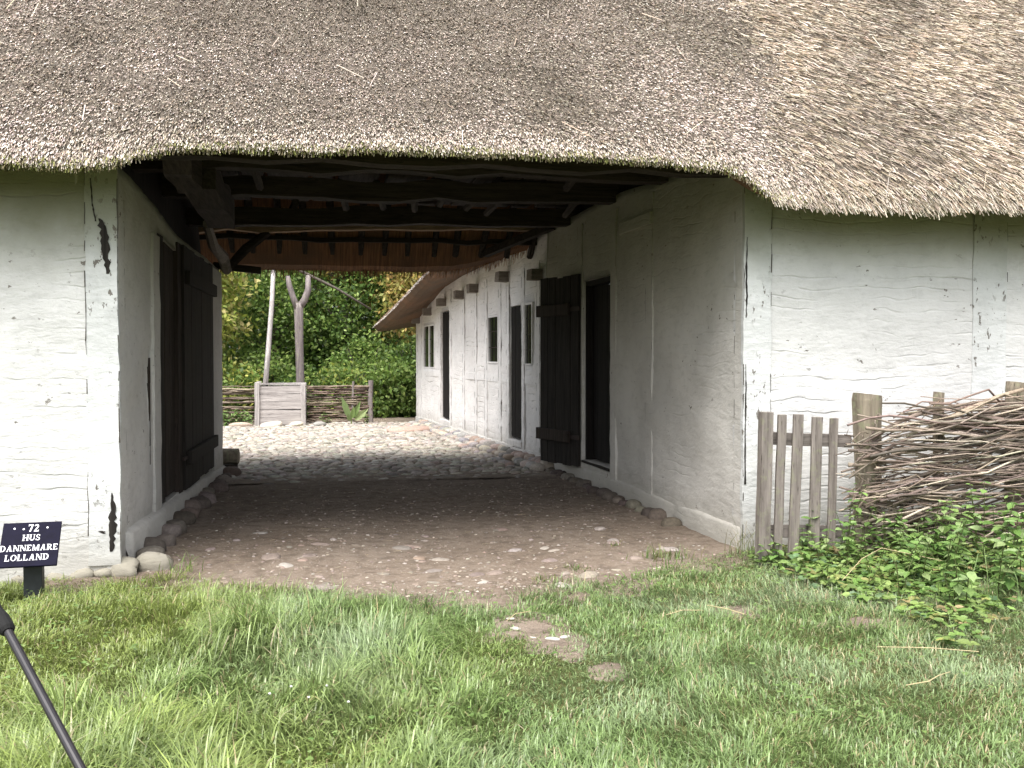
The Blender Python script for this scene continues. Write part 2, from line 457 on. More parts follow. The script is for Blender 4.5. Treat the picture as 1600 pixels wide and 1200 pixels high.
def wall_box(mb, A, B, s0, s1, z0, z1, o0, o1, out=(-1, 0), jit=0.0, segs=1):
    """box lying along a wall, from offset o0 to o1 in front of its face"""
    for k in range(segs):
        za = z0 + (z1 - z0) * k / segs; zb = z0 + (z1 - z0) * (k + 1) / segs
        p = [on_wall(A, B, s0, o0, out), on_wall(A, B, s1, o0, out), on_wall(A, B, s1, o1, out), on_wall(A, B, s0, o1, out)]
        V = [(*q, za) for q in p] + [(*q, zb) for q in p]
        V = np.array(V) + RNG.uniform(-jit, jit, (8, 3))
        mb.add(V, [(3, 2, 1, 0), (4, 5, 6, 7), (0, 1, 5, 4), (1, 2, 6, 5), (2, 3, 7, 6), (3, 0, 4, 7)])

def wavy_post(mb, A, B, s0, s1, z0, z1, o, out=(-1, 0), seg=14, wob=0.008):
    """hand-hewn post standing proud of the wall: front face with wandering edges"""
    rows = []
    for k in range(seg + 1):
        z = z0 + (z1 - z0) * k / seg
        e0 = s0 + random.uniform(-wob, wob); e1 = s1 + random.uniform(-wob, wob); oo = o + random.uniform(-0.003, 0.003)
        rows += [(*on_wall(A, B, e0, -0.03, out), z), (*on_wall(A, B, e0, oo, out), z), (*on_wall(A, B, e1, oo, out), z), (*on_wall(A, B, e1, -0.03, out), z)]
    F = []
    for k in range(seg):
        b_ = k * 4
        for q in range(3): F.append((b_ + q, b_ + q + 1, b_ + 5 + q, b_ + 4 + q))
    F.append((0, 3, 2, 1)); b_ = seg * 4; F.append((b_, b_ + 1, b_ + 2, b_ + 3))
    mb.add(rows, F)

def timber_post(A, B, s0, s1, z0, z1, o, mat, parent, out=(-1, 0), seg=16, wob=.008, name='post', crack=.6, cw=.006):
    mb = MB(); wavy_post(mb, A, B, s0, s1, z0, z1, o, out, seg, wob); nq = len(mb.f[4])
    z = z0 + .05
    for e in (s0, s1):
        z = z0 + .05; se = e
        while z < z1 - .1:
            L = random.uniform(.04, .16); w0 = random.uniform(.25, 1) * cw
            if random.random() < crack:
                nxt = e + random.uniform(-.004, .004)
                q0, q1 = on_wall(A, B, se - w0, o + .0025, out), on_wall(A, B, se + w0, o + .0025, out)
                w1 = random.uniform(.2, 1) * cw
                q2, q3 = on_wall(A, B, nxt + w1, o + .0025, out), on_wall(A, B, nxt - w1, o + .0025, out)
                mb.add([(*q0, z), (*q1, z), (*q2, z + L), (*q3, z + L)], [(0, 1, 2, 3)]); se = nxt
            z += L
    o_ = mb.build(name, mat, parent); o_.data.materials.append(M['crack'])
    mi = np.zeros(len(o_.data.polygons), np.int32); mi[nq:] = 1; o_.data.polygons.foreach_set('material_index', mi)
    return o_

def plank_door(name, A, B, s0, s1, z0, z1, o0, th, mat, parent, out=(-1, 0), n=5):
    mb = MB(); e = np.linspace(s0, s1, n + 1)
    for k in range(n):
        wall_box(mb, A, B, e[k] + 0.004, e[k + 1] - 0.004, z0 + random.uniform(0, .02), z1 - random.uniform(0, .02), o0, o0 + th + random.uniform(-.004, .004), out)
    return mb.build(name, mat, parent)

PI = math.pi
def ellipsoid(n1=8, n2=5):
    V = []; F = []
    for j in range(1, n2):
        t = PI * j / n2
        for i in range(n1):
            p = 2 * PI * i / n1; V.append((math.sin(t) * math.cos(p), math.sin(t) * math.sin(p), math.cos(t)))
    top = len(V); V.append((0, 0, 1)); bot = len(V); V.append((0, 0, -1))
    Q = []; T = []
    for j in range(n2 - 2):
        for i in range(n1): Q.append((j * n1 + i, (j + 1) * n1 + i, (j + 1) * n1 + (i + 1) % n1, j * n1 + (i + 1) % n1))
    for i in range(n1):
        T.append((top, i, (i + 1) % n1)); o = (n2 - 2) * n1; T.append((bot, o + (i + 1) % n1, o + i))
    return np.array(V), np.array(Q), np.array(T)
EV, EQ, ET = ellipsoid()
EV2, EQ2, ET2 = ellipsoid(12, 8)

def stone_verts(c, size, rz, V=EV, lump=0.18, tilt=0.12):
    k = 1 + lump * 2 * (vnoise(V[:, 0] * 1.3 + c[0] * 37, V[:, 1] * 1.3 + c[1] * 53, V[:, 2] * 1.3 + c[0] * 11))
    P = np.sign(V) * np.abs(V) ** 0.8 * k[:, None] * np.array(size) / 2
    m = np.array(Euler((random.uniform(-tilt, tilt), random.uniform(-tilt, tilt), rz)).to_matrix())
    return P @ m.T + np.array(c)

STONE_PAL = np.array([(.36, .33, .30), (.42, .37, .31), (.30, .28, .27), (.46, .41, .35), (.38, .30, .25), (.27, .26, .25), (.44, .40, .37)])
def many_stones(name, C, S, rz, mat, colf, parent=None, V0=EV, Q0=EQ, T0=ET):
    Vs = []; Qs = []; Ts = []; Cs = []
    for k in range(len(C)):
        Vs.append(stone_verts(C[k], S[k], rz[k], V0)); Qs.append(Q0 + k * len(V0)); Ts.append(T0 + k * len(V0))
        Cs.append(np.tile(colf[k], (len(V0), 1)))
    return np_obj(name, np.concatenate(Vs), [np.concatenate(Qs), np.concatenate(Ts)], mat, parent, col=np.concatenate(Cs), smooth=True, base=parent is not None)

def strands(P, D, L, W, colr):
    """3-sided tapering reed stubs. P base (n,3), D unit direction, L length, W width"""
    n = len(P)
    ref = np.tile(np.array([[0.31, 0.2, 0.93]]), (n, 1)); ref[np.abs(D[:, 2]) > 0.9] = (1, 0, 0)
    x = np.cross(D, ref); x /= np.linalg.norm(x, axis=1)[:, None]; y = np.cross(D, x)
    a0 = RNG.uniform(0, 2 * PI, n)
    V = np.zeros((n, 6, 3))
    for k in range(3):
        a = a0 + k * 2 * PI / 3
        o = (x * np.cos(a)[:, None] + y * np.sin(a)[:, None]) * (W / 2)[:, None]
        V[:, k] = P + o; V[:, 3 + k] = P + D * L[:, None] + o * 0.75
    b = np.arange(n)[:, None] * 6
    Q = np.concatenate([b + np.array([[0, 1, 4, 3]]), b + np.array([[1, 2, 5, 4]]), b + np.array([[2, 0, 3, 5]])])
    T = b + np.array([[3, 4, 5]])
    return V.reshape(-1, 3), Q, T, np.repeat(colr, 6, axis=0)

def pick(pal, n, jit=0.15, p=None):
    pal = np.array(pal, float)
    c = pal[RNG.choice(len(pal), n, p=p)]
    return np.clip(c * RNG.uniform(1 - jit, 1 + jit, (n, 1)) * RNG.uniform(0.95, 1.05, (n, 3)), 0.004, 0.9)

def blades(P, H, W, az, lean, curl, colr):
    """grass blades with 3 segments"""
    n = len(P)
    d = np.stack([np.cos(az), np.sin(az), np.zeros(n)], 1); s = np.stack([-np.sin(az), np.cos(az), np.zeros(n)], 1)
    V = np.zeros((n, 7, 3))
    for q, t in enumerate((0, 0.38, 0.72)):
        h = H * t * np.cos(lean * t + curl * t * t); f = H * t * np.sin(lean * t + curl * t * t)
        c = P + d * f[:, None]; c[:, 2] += h
        wq = (W * (1, 0.9, 0.6)[q] / 2)[:, None]
        V[:, q * 2] = c - s * wq; V[:, q * 2 + 1] = c + s * wq
    c = P + d * (H * np.sin(lean + curl))[:, None]; c[:, 2] += H * np.cos(lean + curl); V[:, 6] = c
    b = np.arange(n)[:, None] * 7
    Q = np.concatenate([b + np.array([[0, 1, 3, 2]]), b + np.array([[2, 3, 5, 4]])]); T = b + np.array([[4, 5, 6]])
    return V.reshape(-1, 3), Q, T, np.repeat(colr, 7, axis=0)

LT = np.array([(0, 0, 0), (0.22, 0.34, .03), (0.22, -0.34, .03), (0.55, 0.36, .02), (0.55, -0.36, .02), (1, 0, -0.10), (0.22, 0, -.04), (0.55, 0, -.05), (0.82, .15, -.03), (.82, -.15, -.03)])
LQ = np.array([(6, 7, 3, 1), (7, 6, 2, 4)]); LTri = np.array([(0, 6, 1), (0, 2, 6), (7, 8, 3), (7, 4, 9), (7, 5, 8), (7, 9, 5)])
def leaves(P, D, Nn, L, W, colr):
    """pointed folded leaves: base P, direction D, normal Nn"""
    n = len(P); D = D / np.linalg.norm(D, axis=1)[:, None]
    S = np.cross(Nn, D); S /= (np.linalg.norm(S, axis=1)[:, None] + 1e-9); U = np.cross(D, S)
    V = P[:, None] + LT[None, :, 0:1] * D[:, None] * L[:, None, None] + LT[None, :, 1:2] * S[:, None] * W[:, None, None] * 1.4 + LT[None, :, 2:3] * U[:, None] * L[:, None, None]
    b = np.arange(n)[:, None, None] * 10
    return V.reshape(-1, 3), (b + LQ[None]).reshape(-1, 4), (b + LTri[None]).reshape(-1, 3), np.repeat(colr, 10, axis=0)

def rhombs(P, D, Nn, L, W, colr):
    n = len(P); D = D / np.linalg.norm(D, axis=1)[:, None]
    S = np.cross(Nn, D); S /= (np.linalg.norm(S, axis=1)[:, None] + 1e-9)
    V = np.stack([P, P + D * (L * .5)[:, None] + S * (W / 2)[:, None], P + D * L[:, None], P + D * (L * .5)[:, None] - S * (W / 2)[:, None]], 1)
    b = np.arange(n)[:, None] * 4
    return V.reshape(-1, 3), b + np.array([[0, 1, 2, 3]]), np.repeat(colr, 4, axis=0)

def unit(n):
    v = RNG.normal(size=(n, 3)); return v / np.linalg.norm(v, axis=1)[:, None]

# ================================================================== THE GROUND
def lawn_z(X, Y): return 0.03 * fbm(X * 0.9, Y * 0.9, 2.0, 2) + 0.015 * vnoise(X * 5, Y * 5, 4.0)
def edge_y(X):                                                     # where the lawn stops and bare earth starts
    return np.interp(X, [-6, -1.7, -1.0, -0.6, 0.0, 0.5, 1.3, 1.9, 2.4, 2.9, 3.3, 9], [6.7, 6.7, 6.55, 6.3, 5.95, 5.7, 5.85, 6.05, 6.25, 6.6, 6.75, 6.8]) + 0.16 * fbm(np.asarray(X) * 3.1, np.asarray(X) * 0 + 3.3, 1.0, 2)
g = grid_sheet('ground', -400, 400, -400, 400, 40, lambda X, Y: np.full_like(X, -0.06), M['meadow']); meta(g, kind='structure')
g = grid_sheet('lawn', -9, 11, -2.0, 7.2, 0.1, lambda X, Y: lawn_z(X, Y) - 0.02 - np.where(Y > edge_y(X), 0.03, 0), M['turf']); meta(g, kind='structure')
def floor_z(X, Y):
    return 0.004 + 0.03 * fbm(X * 1.1, Y * 1.1, 7.0, 3) + 0.012 * vnoise(X * 9, Y * 9, 5.0) - 0.06 * np.clip((edge_y(X) - 0.15 - Y) / 0.5, 0, 1)
g = grid_sheet('earth_floor', -1.75, 3.55, 5.2, 11.6, 0.05, floor_z, M['dirt']); meta(g, kind='structure')
def yard_z(X, Y): return 0.012 + 0.05 * fbm(X * 0.5, Y * 0.5, 3.0, 2) * np.clip((Y - 11) / 1.5, 0, 1)
g = grid_sheet('yard_ground', -9, 4, 11.3, 23.5, 0.25, lambda X, Y: yard_z(X, Y), M['yardsoil']); meta(g, kind='structure')

# cobbles: jittered rows of field stones, part of the yard's surface
C = []; S = []; RZ = []
y = 11.25
while y < 21.6:
    x = -6.2 + random.uniform(0, .1)
    while x < 2.95:
        w_ = random.uniform(0.08, 0.20)
        edge = 11.35 + 0.22 * float(vnoise(x * 1.7, 0.0, 3.0))
        if y > edge and random.random() > 0.035 + max(0, .55 - (y - edge) * .9):
            px, py = x + w_ / 2, y + random.uniform(-.022, .022)
            if px < 2.93 - (py - 12.3) * 0.088 - 0.25:
                C.append((px, py, float(yard_z(px, py)) + random.uniform(-.012, .006) - max(0, .022 - (y - edge) * .03))); S.append((w_ * 1.0, random.uniform(.085, .125), random.uniform(.04, .06))); RZ.append(random.uniform(-.25, .25))
        x += w_ * 1.03
    y += 0.108
pal = [(.33, .305, .265), (.295, .27, .235), (.38, .35, .305), (.25, .23, .205), (.32, .28, .24), (.40, .375, .33)]
o = many_stones('cobbled_yard', C, S, RZ, M['stone'], pick(pal, len(C))); meta(o, kind='structure')

# gravel trodden in the earth (nobody could count it)
n = 2600
gx = RNG.uniform(-1.2, 2.9, n); gy = 5.6 + (RNG.uniform(0, 1, n) ** 2.6) * 5.6
k = gy > edge_y(gx) - 0.05; gx, gy = gx[k], gy[k]; n = len(gx)
gs = RNG.uniform(0.008, 0.026, n)
o = many_stones('gravel', np.stack([gx, gy, floor_z(gx, gy) + gs * -0.05], 1), np.stack([gs * 1.3, gs, gs * .6], 1), RNG.uniform(0, 6, n), M['stone'],
                pick([(.26, .215, .18), (.20, .165, .14), (.34, .30, .26), (.23, .18, .15)], n)); meta(o, 'fine gravel and grit trodden into the earth of the gateway', 'gravel', kind='stuff')

# ================================================================== THE GATEHOUSE (front wing with the cart gateway)
FY = 6.72
Wa, Wb = (3.13, FY), (2.93, 12.3)
La, Lb = (-1.36, FY), (-1.22, 12.5)
Ga, Gb = (2.93, 12.3), (2.12, 21.5)
house = thing('farmhouse', (0.8, 9.6, 0), 'whitewashed farmhouse with a thatched roof spanning an open cart gateway', 'farmhouse')

wl = wall('front_wall', (-6, FY), (-1.36, FY), -0.1, 2.95, 0.22, [], M['lime_front'], house, seed=1.0, out=(0, -1))
wr = wall('front_wall', (3.13, FY), (9, FY), -0.1, 2.95, 0.22, [], M['lime_right'], house, seed=5.0, out=(0, -1))
for (x0, x1) in ((-1.50, -1.30), (3.11, 3.33), (5.04, 5.34), (-3.6, -3.38), (7.2, 7.45)):
    timber_post((0, FY), (1, FY), x0, x1, 0.08 if x1 < 0 else 0.0, 2.92, 0.012, M['lime_post'], house, (0, -1), 24, .006, 'corner_post' if x1 in (-1.30, 3.33) else 'post', .4 if x1 in (-1.30, 3.33) else .25, .004)
# whitewashed footing stones at the left corner
for k in range(15):
    x = -1.14 - k * .135 + random.uniform(-.03, .03); big = 1.15 if k in (0, 1) else .8
    V = stone_verts((x, FY + random.uniform(.03, .07) + (.1 if k == 0 else 0), random.uniform(-.01, .03)), (random.uniform(.13, .22) * big, .17, random.uniform(.10, .2) * big), random.uniform(-.3, .3), EV2, .38, .3)
    np_obj('footing_stone', V, [EQ2, ET2], M['plinth'], house, smooth=True)
# gateway walls
slit = [(1.29, 1.33, .60, .75), (1.27, 1.34, .75, .95), (1.25, 1.34, .95, 1.25), (1.27, 1.35, 1.25, 1.38), (1.30, 1.35, 1.38, 1.45)]
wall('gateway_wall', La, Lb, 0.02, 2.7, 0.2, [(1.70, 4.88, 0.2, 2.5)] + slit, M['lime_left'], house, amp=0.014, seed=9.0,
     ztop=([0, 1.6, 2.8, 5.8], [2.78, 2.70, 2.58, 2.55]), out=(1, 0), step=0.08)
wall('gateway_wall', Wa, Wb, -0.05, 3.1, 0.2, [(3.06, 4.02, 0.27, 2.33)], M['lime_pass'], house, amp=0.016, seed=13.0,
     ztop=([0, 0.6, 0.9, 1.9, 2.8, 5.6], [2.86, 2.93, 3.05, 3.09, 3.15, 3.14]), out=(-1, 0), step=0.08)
mb = MB()
for (a_, b_, za, zb) in slit: wall_box(mb, La, Lb, a_ - .004, b_ + .004, za, zb, -.05, .001, out=(1, 0))
mb.build('slit_dark_fill', M['crack'], house)  # dark filling set flush in the slit, its inner shade painted on
# faint posts under the limewash of the right gateway wall
for (s0, s1) in ((0.0, 0.16), (1.86, 2.02), (4.04, 4.2), (2.88, 3.04)):
    timber_post(Wa, Wb, s0, s1, 0.15, 3.0 if s0 else 2.7, 0.010, M['lime_pass'], house, seg=20, crack=.22, cw=.004)
def sill_strip(A, B, s0, s1, zt0, zt1, o, out, mat, name='sill_beam', parent=None, zb=-.02):
    n_ = int((s1 - s0) / .12); rows = []
    for k in range(n_ + 1):
        t = k / n_; sk = s0 + (s1 - s0) * t; zt = zt0 + (zt1 - zt0) * t + .03 * float(vnoise(sk * 2.3, zt0 * 7, 2.)); oo = o * (1 + .5 * float(vnoise(sk * 4, zt0 * 5, 6.)))
        for (of, z) in ((-.02, zt + .01), (oo * .55, zt), (oo, zt - .02), (oo * 1.1, zb)): rows.append((*on_wall(A, B, sk, of, out), z))
    F = []
    for k in range(n_):
        for q in range(3): F.append((k * 4 + q, (k + 1) * 4 + q, (k + 1) * 4 + q + 1, k * 4 + q + 1))
    F += [(0, 1, 2, 3), tuple(n_ * 4 + q for q in (3, 2, 1, 0))]
    m_ = MB(); m_.add(rows, F); return m_.build(name, mat, parent, smooth=True)
sill_strip(Wa, Wb, .04, 5.55, .17, .17, .022, (-1, 0), M['lime_pass'], parent=house)
mb = MB(); wall_box(mb, Wa, Wb, 1.86, 2.72, 2.70, 2.82, -.02, 0.035); mb.build('beam_end', M['lime_pass'], house, bevel=.006)
# left gateway: corner post face, sill beam, slim posts
timber_post(La, Lb, 0.0, 0.4, 0.05, 2.7, 0.014, M['lime_left'], house, (1, 0), 18, crack=.3)
mb = MB(); wavy_post(mb, La, Lb, 1.42, 1.69, 0.2, 2.45, 0.02, out=(1, 0), seg=16, wob=.014); mb.build('post', M['lime_left'], house)
mb = MB(); wavy_post(mb, La, Lb, 2.62, 2.795, 0.14, 2.52, 0.012, out=(1, 0), seg=16, wob=.006); mb.build('post', M['wood_brown'], house)
mb = MB(); wavy_post(mb, La, Lb, 4.9, 5.7, 0.02, 2.5, 0.03, out=(1, 0), seg=16, wob=.01); mb.build('post', M['lime_left'], house)
sill_strip(La, Lb, .35, 5.75, .24, .10, .06, (1, 0), M['lime_left'], parent=house)
# doors of the left gateway
d = plank_door('door', La, Lb, 1.705, 2.62, .21, 2.49, -0.06, 0.03, M['wood_brown'], house, out=(1, 0), n=4)
mb = MB(); wall_box(mb, La, Lb, 1.705, 1.98, .21, 2.49, -0.028, -0.004, out=(1, 0)); mb.build('door_frame', M['wood_dark'], house)
d = plank_door('door', La, Lb, 2.80, 4.86, .18, 2.52, 0.0, 0.035, M['wood_dark'], house, out=(1, 0), n=9)
d['label'] = 'wide tarred plank door in the left gateway wall'
for zz in (.43, 2.15):
    mb = MB(); wall_box(mb, La, Lb, 2.86, 4.84, zz, zz + .13, 0.04, 0.085, out=(1, 0)); mb.build('batten', M['wood_dark'], d, bevel=.006)
mb = MB(); wall_box(mb, La, Lb, 2.66, 2.9, .485, .515, 0.03, 0.05, out=(1, 0)); mb.build('hinge', M['iron'], d)
# right gateway doorway: open leaf swung out, dark inner frame
p0 = on_wall(Wa, Wb, 4.06, 0.03); ang = R(17.5)
dv = np.array([-math.sin(ang), math.cos(ang)]); p1 = p0 + dv * 0.86
mb = MB(); e = np.linspace(0, .86, 6)
for k in range(5): wall_box(mb, p0, p1, e[k] + .004, e[k + 1] - .004, .17 + random.uniform(0, .02), 2.43 - random.uniform(0, .03), -.018, .018 + random.uniform(-.003, .003))
leaf = mb.build('door', M['wood_dark'], house); leaf['label'] = 'open dark plank door leaf with two battens on the right gateway wall'
for z in (.52, 2.02):
    mb = MB(); wall_box(mb, p0, p1, .16, .9, z - .07, z + .07, .021, .065); mb.build('batten', M['wood_brown'], leaf, bevel=.008)
    mb = MB(); wall_box(mb, p0, p1, -.04, .16, z - .025, z + .025, .021, .034); mb.build('hinge', M['iron'], leaf)
mb = MB()
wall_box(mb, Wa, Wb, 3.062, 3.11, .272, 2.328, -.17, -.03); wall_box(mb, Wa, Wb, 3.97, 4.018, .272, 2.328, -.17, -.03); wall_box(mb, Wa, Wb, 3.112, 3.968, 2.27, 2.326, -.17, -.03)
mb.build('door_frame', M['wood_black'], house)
d = plank_door('door', Wa, Wb, 3.115, 3.965, .275, 2.265, -.13, .03, M['wood_black'], house, n=5); d['label'] = 'near-black planks added for the dark interior of the right doorway'  # closed planks added, coloured black in place of the unlit interior
mb = MB(); wall_box(mb, Wa, Wb, 3.06, 4.02, 0.24, 0.268, -.15, .022, jit=.003); mb.build('doorstep', M['wood_dark'], house, bevel=.006)

# unseen sides keep the rooms dark
mb = MB()
mb.box((-5.98, 9.6, 1.5), (.2, 5.6, 3.0)); mb.build('end_wall', M['lime_pass'], house); mb = MB(); mb.box((8.98, 14.3, 1.5), (.2, 15, 3.0)); mb.build('end_wall', M['lime_pass'], house)
mb = MB(); mb.box((-3.7, 12.44, 1.3), (4.55, .2, 2.7)); mb.build('rear_wall', M['lime_pass'], house)
mb = MB(); mb.box((6.0, 14.2, .03), (5.6, 14.2, .06)); mb.build('room_floor', M['wood_dark'], house)
mb = MB(); mb.box((-3.75, 9.6, .03), (4.4, 5.4, .06)); mb.build('room_floor', M['wood_dark'], house)
mb = MB(); mb.box((3.95, 9.5, 1.5), (.05, 5.2, 3.0)); mb.build('dark_backing', M['wood_brown'], house)  # dark panel added behind the doorway so its inside reads black

# ---- roof of the gatehouse
EX = [-6.2, -1.45, -1.28, -1.15, -1.02, -0.85, -0.6, 0.42, 1.7, 2.3, 2.6, 2.78, 2.92, 3.03, 3.14, 3.3, 5.2, 9.2]
EZ = [2.65, 2.655, 2.67, 2.705, 2.75, 2.775, 2.785, 2.80, 2.815, 2.81, 2.805, 2.785, 2.735, 2.655, 2.60, 2.585, 2.565, 2.54]
def eave_z(u): return np.interp(u, EX, EZ) + 0.012 * fbm(np.asarray(u) * 4.0, np.asarray(u) * 0, 8.0, 2)
_v = np.concatenate([np.linspace(0, 0.6, 25), np.linspace(0.65, 6.0, 50)])
_th = R(48) + R(30) * np.exp(-_v / 0.16)
_py = np.concatenate([[0], np.cumsum(np.diff(_v) * np.cos((_th[1:] + _th[:-1]) / 2))]); _pz = np.concatenate([[0], np.cumsum(np.diff(_v) * np.sin((_th[1:] + _th[:-1]) / 2))])
EY = 6.27
def seam(v): return 3.36 + 0.10 * v                               # line where the newer coat starts
def roof_pt(u, v):
    u = np.asarray(u, float); v = np.asarray(v, float)
    ez = eave_z(u); wgt = np.exp(-v / 0.9)
    z = 2.66 + (ez - 2.66) * wgt + np.interp(v, _v, _pz); y = EY + np.interp(v, _v, _py)
    lump = 0.05 * fbm(u * 0.8, v * 0.8, 4.0, 2) + 0.018 * fbm(u * 4, v * 4, 9.0, 2)
    new = 1 / (1 + np.exp(-(u - seam(v)) / 0.12)) * 0.03 * np.clip(v * 2, 0, 1)
    return np.stack([u, y - (lump + new) * 0.72, z + (lump + new) * 0.68], -1)
def roof_nrm(u, v):
    e = 0.02; a = roof_pt(u + e, v) - roof_pt(u - e, v); b = roof_pt(u, v + e) - roof_pt(u, np.maximum(v - e, 0))
    nn = np.cross(a, b); nn /= np.linalg.norm(nn, axis=-1)[..., None]
    t = b / np.linalg.norm(b, axis=-1)[..., None]
    return nn, t

us = np.concatenate([np.arange(-6.2, -1.7, 0.15), np.arange(-1.7, 3.6, 0.04), np.arange(3.6, 9.25, 0.12)])
vv = np.concatenate([np.linspace(0, .6, 16), np.linspace(.7, 5.4, 36)])
U_, V_ = np.meshgrid(us, vv, indexing='ij')
top = roof_pt(U_, V_)
ez = eave_z(us)
und = []
for i, u in enumerate(us):
    und.append([(u, EY + 0.05, ez[i] - 0.03), (u, EY + 0.22, ez[i] + 0.02), (u, FY - 0.02, ez[i] + 0.10), (u, FY + 0.25, ez[i] + 0.30), (u, 9.75, 2.66 + 3.55)])
und = np.array(und)
m1, m2 = len(vv), und.shape[1]; nu = len(us)
VR = np.concatenate([top.reshape(-1, 3), und.reshape(-1, 3)])
i = np.arange(nu - 1)[:, None] * m1 + np.arange(m1 - 1)[None]; F1 = np.stack([i, i + m1, i + m1 + 1, i + 1], -1).reshape(-1, 4)
b0 = nu * m1; i = b0 + np.arange(nu - 1)[:, None] * m2 + np.arange(m2 - 1)[None]; F2 = np.stack([i, i + 1, i + m2 + 1, i + m2], -1).reshape(-1, 4)
i = np.arange(nu - 1); F3 = np.stack([i * m1, b0 + i * m2, b0 + (i + 1) * m2, (i + 1) * m1], -1)
bedn = len(VR)
# reed stubs over the bed (same mesh: one roof slope)
def thatch_strands():
    outV = []; outQ = []; outT = []; outC = []; base = 0
    def put(u, v, L, W, outw, side, c, sink=0.012):
        nonlocal base
        nn, t = roof_nrm(u, v); P = roof_pt(u, v)
        sx = np.cross(nn, t)
        D = -t * np.cos(outw)[:, None] + nn * np.sin(outw)[:, None] + sx * side[:, None]
        D /= np.linalg.norm(D, axis=1)[:, None]
        V, Q, T, CC = strands(P - nn * sink, D, L, W, c)
        outV.append(V); outQ.append(Q + base); outT.append(T + base); outC.append(CC); base += len(V)
    pal = [(.58, .51, .445), (.45, .385, .325), (.285, .24, .195), (.10, .082, .066), (.74, .675, .61), (.44, .355, .27)]
    pp = [.26, .25, .2, .1, .11, .08]
    n = 190000
    u = RNG.uniform(-3.4, 3.75, n); v = RNG.uniform(0, 3.5, n) ; k = u < seam(v) + RNG.normal(0, .16, n) + .25 * fbm(v * 1.5, v * 0, 2.0, 2); u, v = u[k], v[k]; n = len(u)
    c = pick(pal, n, .25, [.25, .23, .18, .16, .11, .07])
    patch = fbm(u * 1.1, v * 1.1, 3.0, 3)
    c *= np.clip(1 + 0.75 * patch, .45, 1.4)[:, None]; c[:, 2] *= (1 + .12 * patch)
    put(u, v, RNG.uniform(.025, .07, n), RNG.uniform(.0045, .009, n), R(1) * RNG.uniform(12, 36, n), RNG.normal(0, .15, n), c)
    # eave fringe, longer and mossy
    n = 15000
    u = RNG.uniform(-3.4, 3.4, n); v = RNG.exponential(.10, n)
    c = pick(pal, n, .15, [.34, .25, .1, .02, .22, .07])
    ms = (v < 0.045) & (RNG.uniform(0, 1, n) < 0.45); c[ms] = pick([(.26, .255, .11), (.22, .215, .085), (.36, .34, .19)], ms.sum())
    put(u, v, RNG.uniform(.035, .065, n), RNG.uniform(.006, .011, n), R(1) * RNG.uniform(6, 30, n), RNG.normal(0, .16, n), c)
    # cut butts under the eave edge
    n = 5000
    u = RNG.uniform(-3.4, 6.8, n); v = np.zeros(n)
    put(u, v, RNG.uniform(.03, .075, n), RNG.uniform(.006, .011, n), R(1) * RNG.uniform(-30, 12, n), RNG.normal(0, .2, n), pick([(.30, .25, .17), (.20, .17, .09), (.24, .25, .09), (.38, .33, .25)], n))
    # newer straw coat on the right: long stalks combed down to the right
    n = 52000
    u = RNG.uniform(2.9, 7.2, n); v = RNG.uniform(0, 3.5, n); k = u > seam(v) - np.abs(RNG.normal(0, .16, n)) + .25 * fbm(v * 1.5, v * 0, 2.0, 2); u, v = u[k], v[k]; n = len(u)
    c = pick([(.55, .47, .385), (.42, .35, .275), (.27, .22, .165), (.11, .088, .066), (.68, .60, .51), (.42, .33, .235)], n, .2, [.25, .25, .2, .1, .12, .08])
    c *= (1 + 0.5 * fbm(u * 1.3 - v, v * 1.3, 6.0, 3))[:, None]
    put(u, v, RNG.uniform(.05, .15, n), RNG.uniform(.004, .009, n), R(1) * RNG.uniform(6, 24, n), -RNG.normal(.55, .28, n), c)
    n = 4500
    u = RNG.uniform(3.1, 7.2, n); v = RNG.exponential(.08, n)
    put(u, v, RNG.uniform(.05, .12, n), RNG.uniform(.005, .009, n), R(1) * RNG.uniform(2, 24, n), -RNG.normal(.35, .3, n), pick([(.50, .44, .36), (.40, .34, .27), (.58, .52, .45)], n))
    # stray stalks lying loose
    n = 45
    u = RNG.uniform(-2.5, 6, n); v = RNG.uniform(.1, 3.2, n)
    put(u, v, RNG.uniform(.10, .26, n), RNG.uniform(.004, .007, n), R(1) * RNG.uniform(1, 6, n), RNG.normal(0, .6, n), pick([(.62, .55, .46), (.55, .46, .36)], n), sink=-.02)
    return np.concatenate(outV), np.concatenate(outQ), np.concatenate(outT), np.concatenate(outC)
TV, TQ, TT, TC = thatch_strands()
fr = np_obj('thatched_roof', np.concatenate([VR, TV]), [np.concatenate([F1, F2, F3, TQ + bedn]), TT + bedn], M['thatch_base'], house,
            col=np.concatenate([np.full((bedn, 3), .1), TC]))
fr.data.materials.append(M['under']); fr.data.materials.append(M['thatch'])
mi = np.zeros(len(fr.data.polygons), np.int32); mi[len(F1):len(F1) + len(F2)] = 1; mi[len(F1) + len(F2) + len(F3):] = 2
fr.data.polygons.foreach_set('material_index', mi)
fr['label'] = 'front thatch slope with a raised eave over the gateway and a newer straw coat at right'

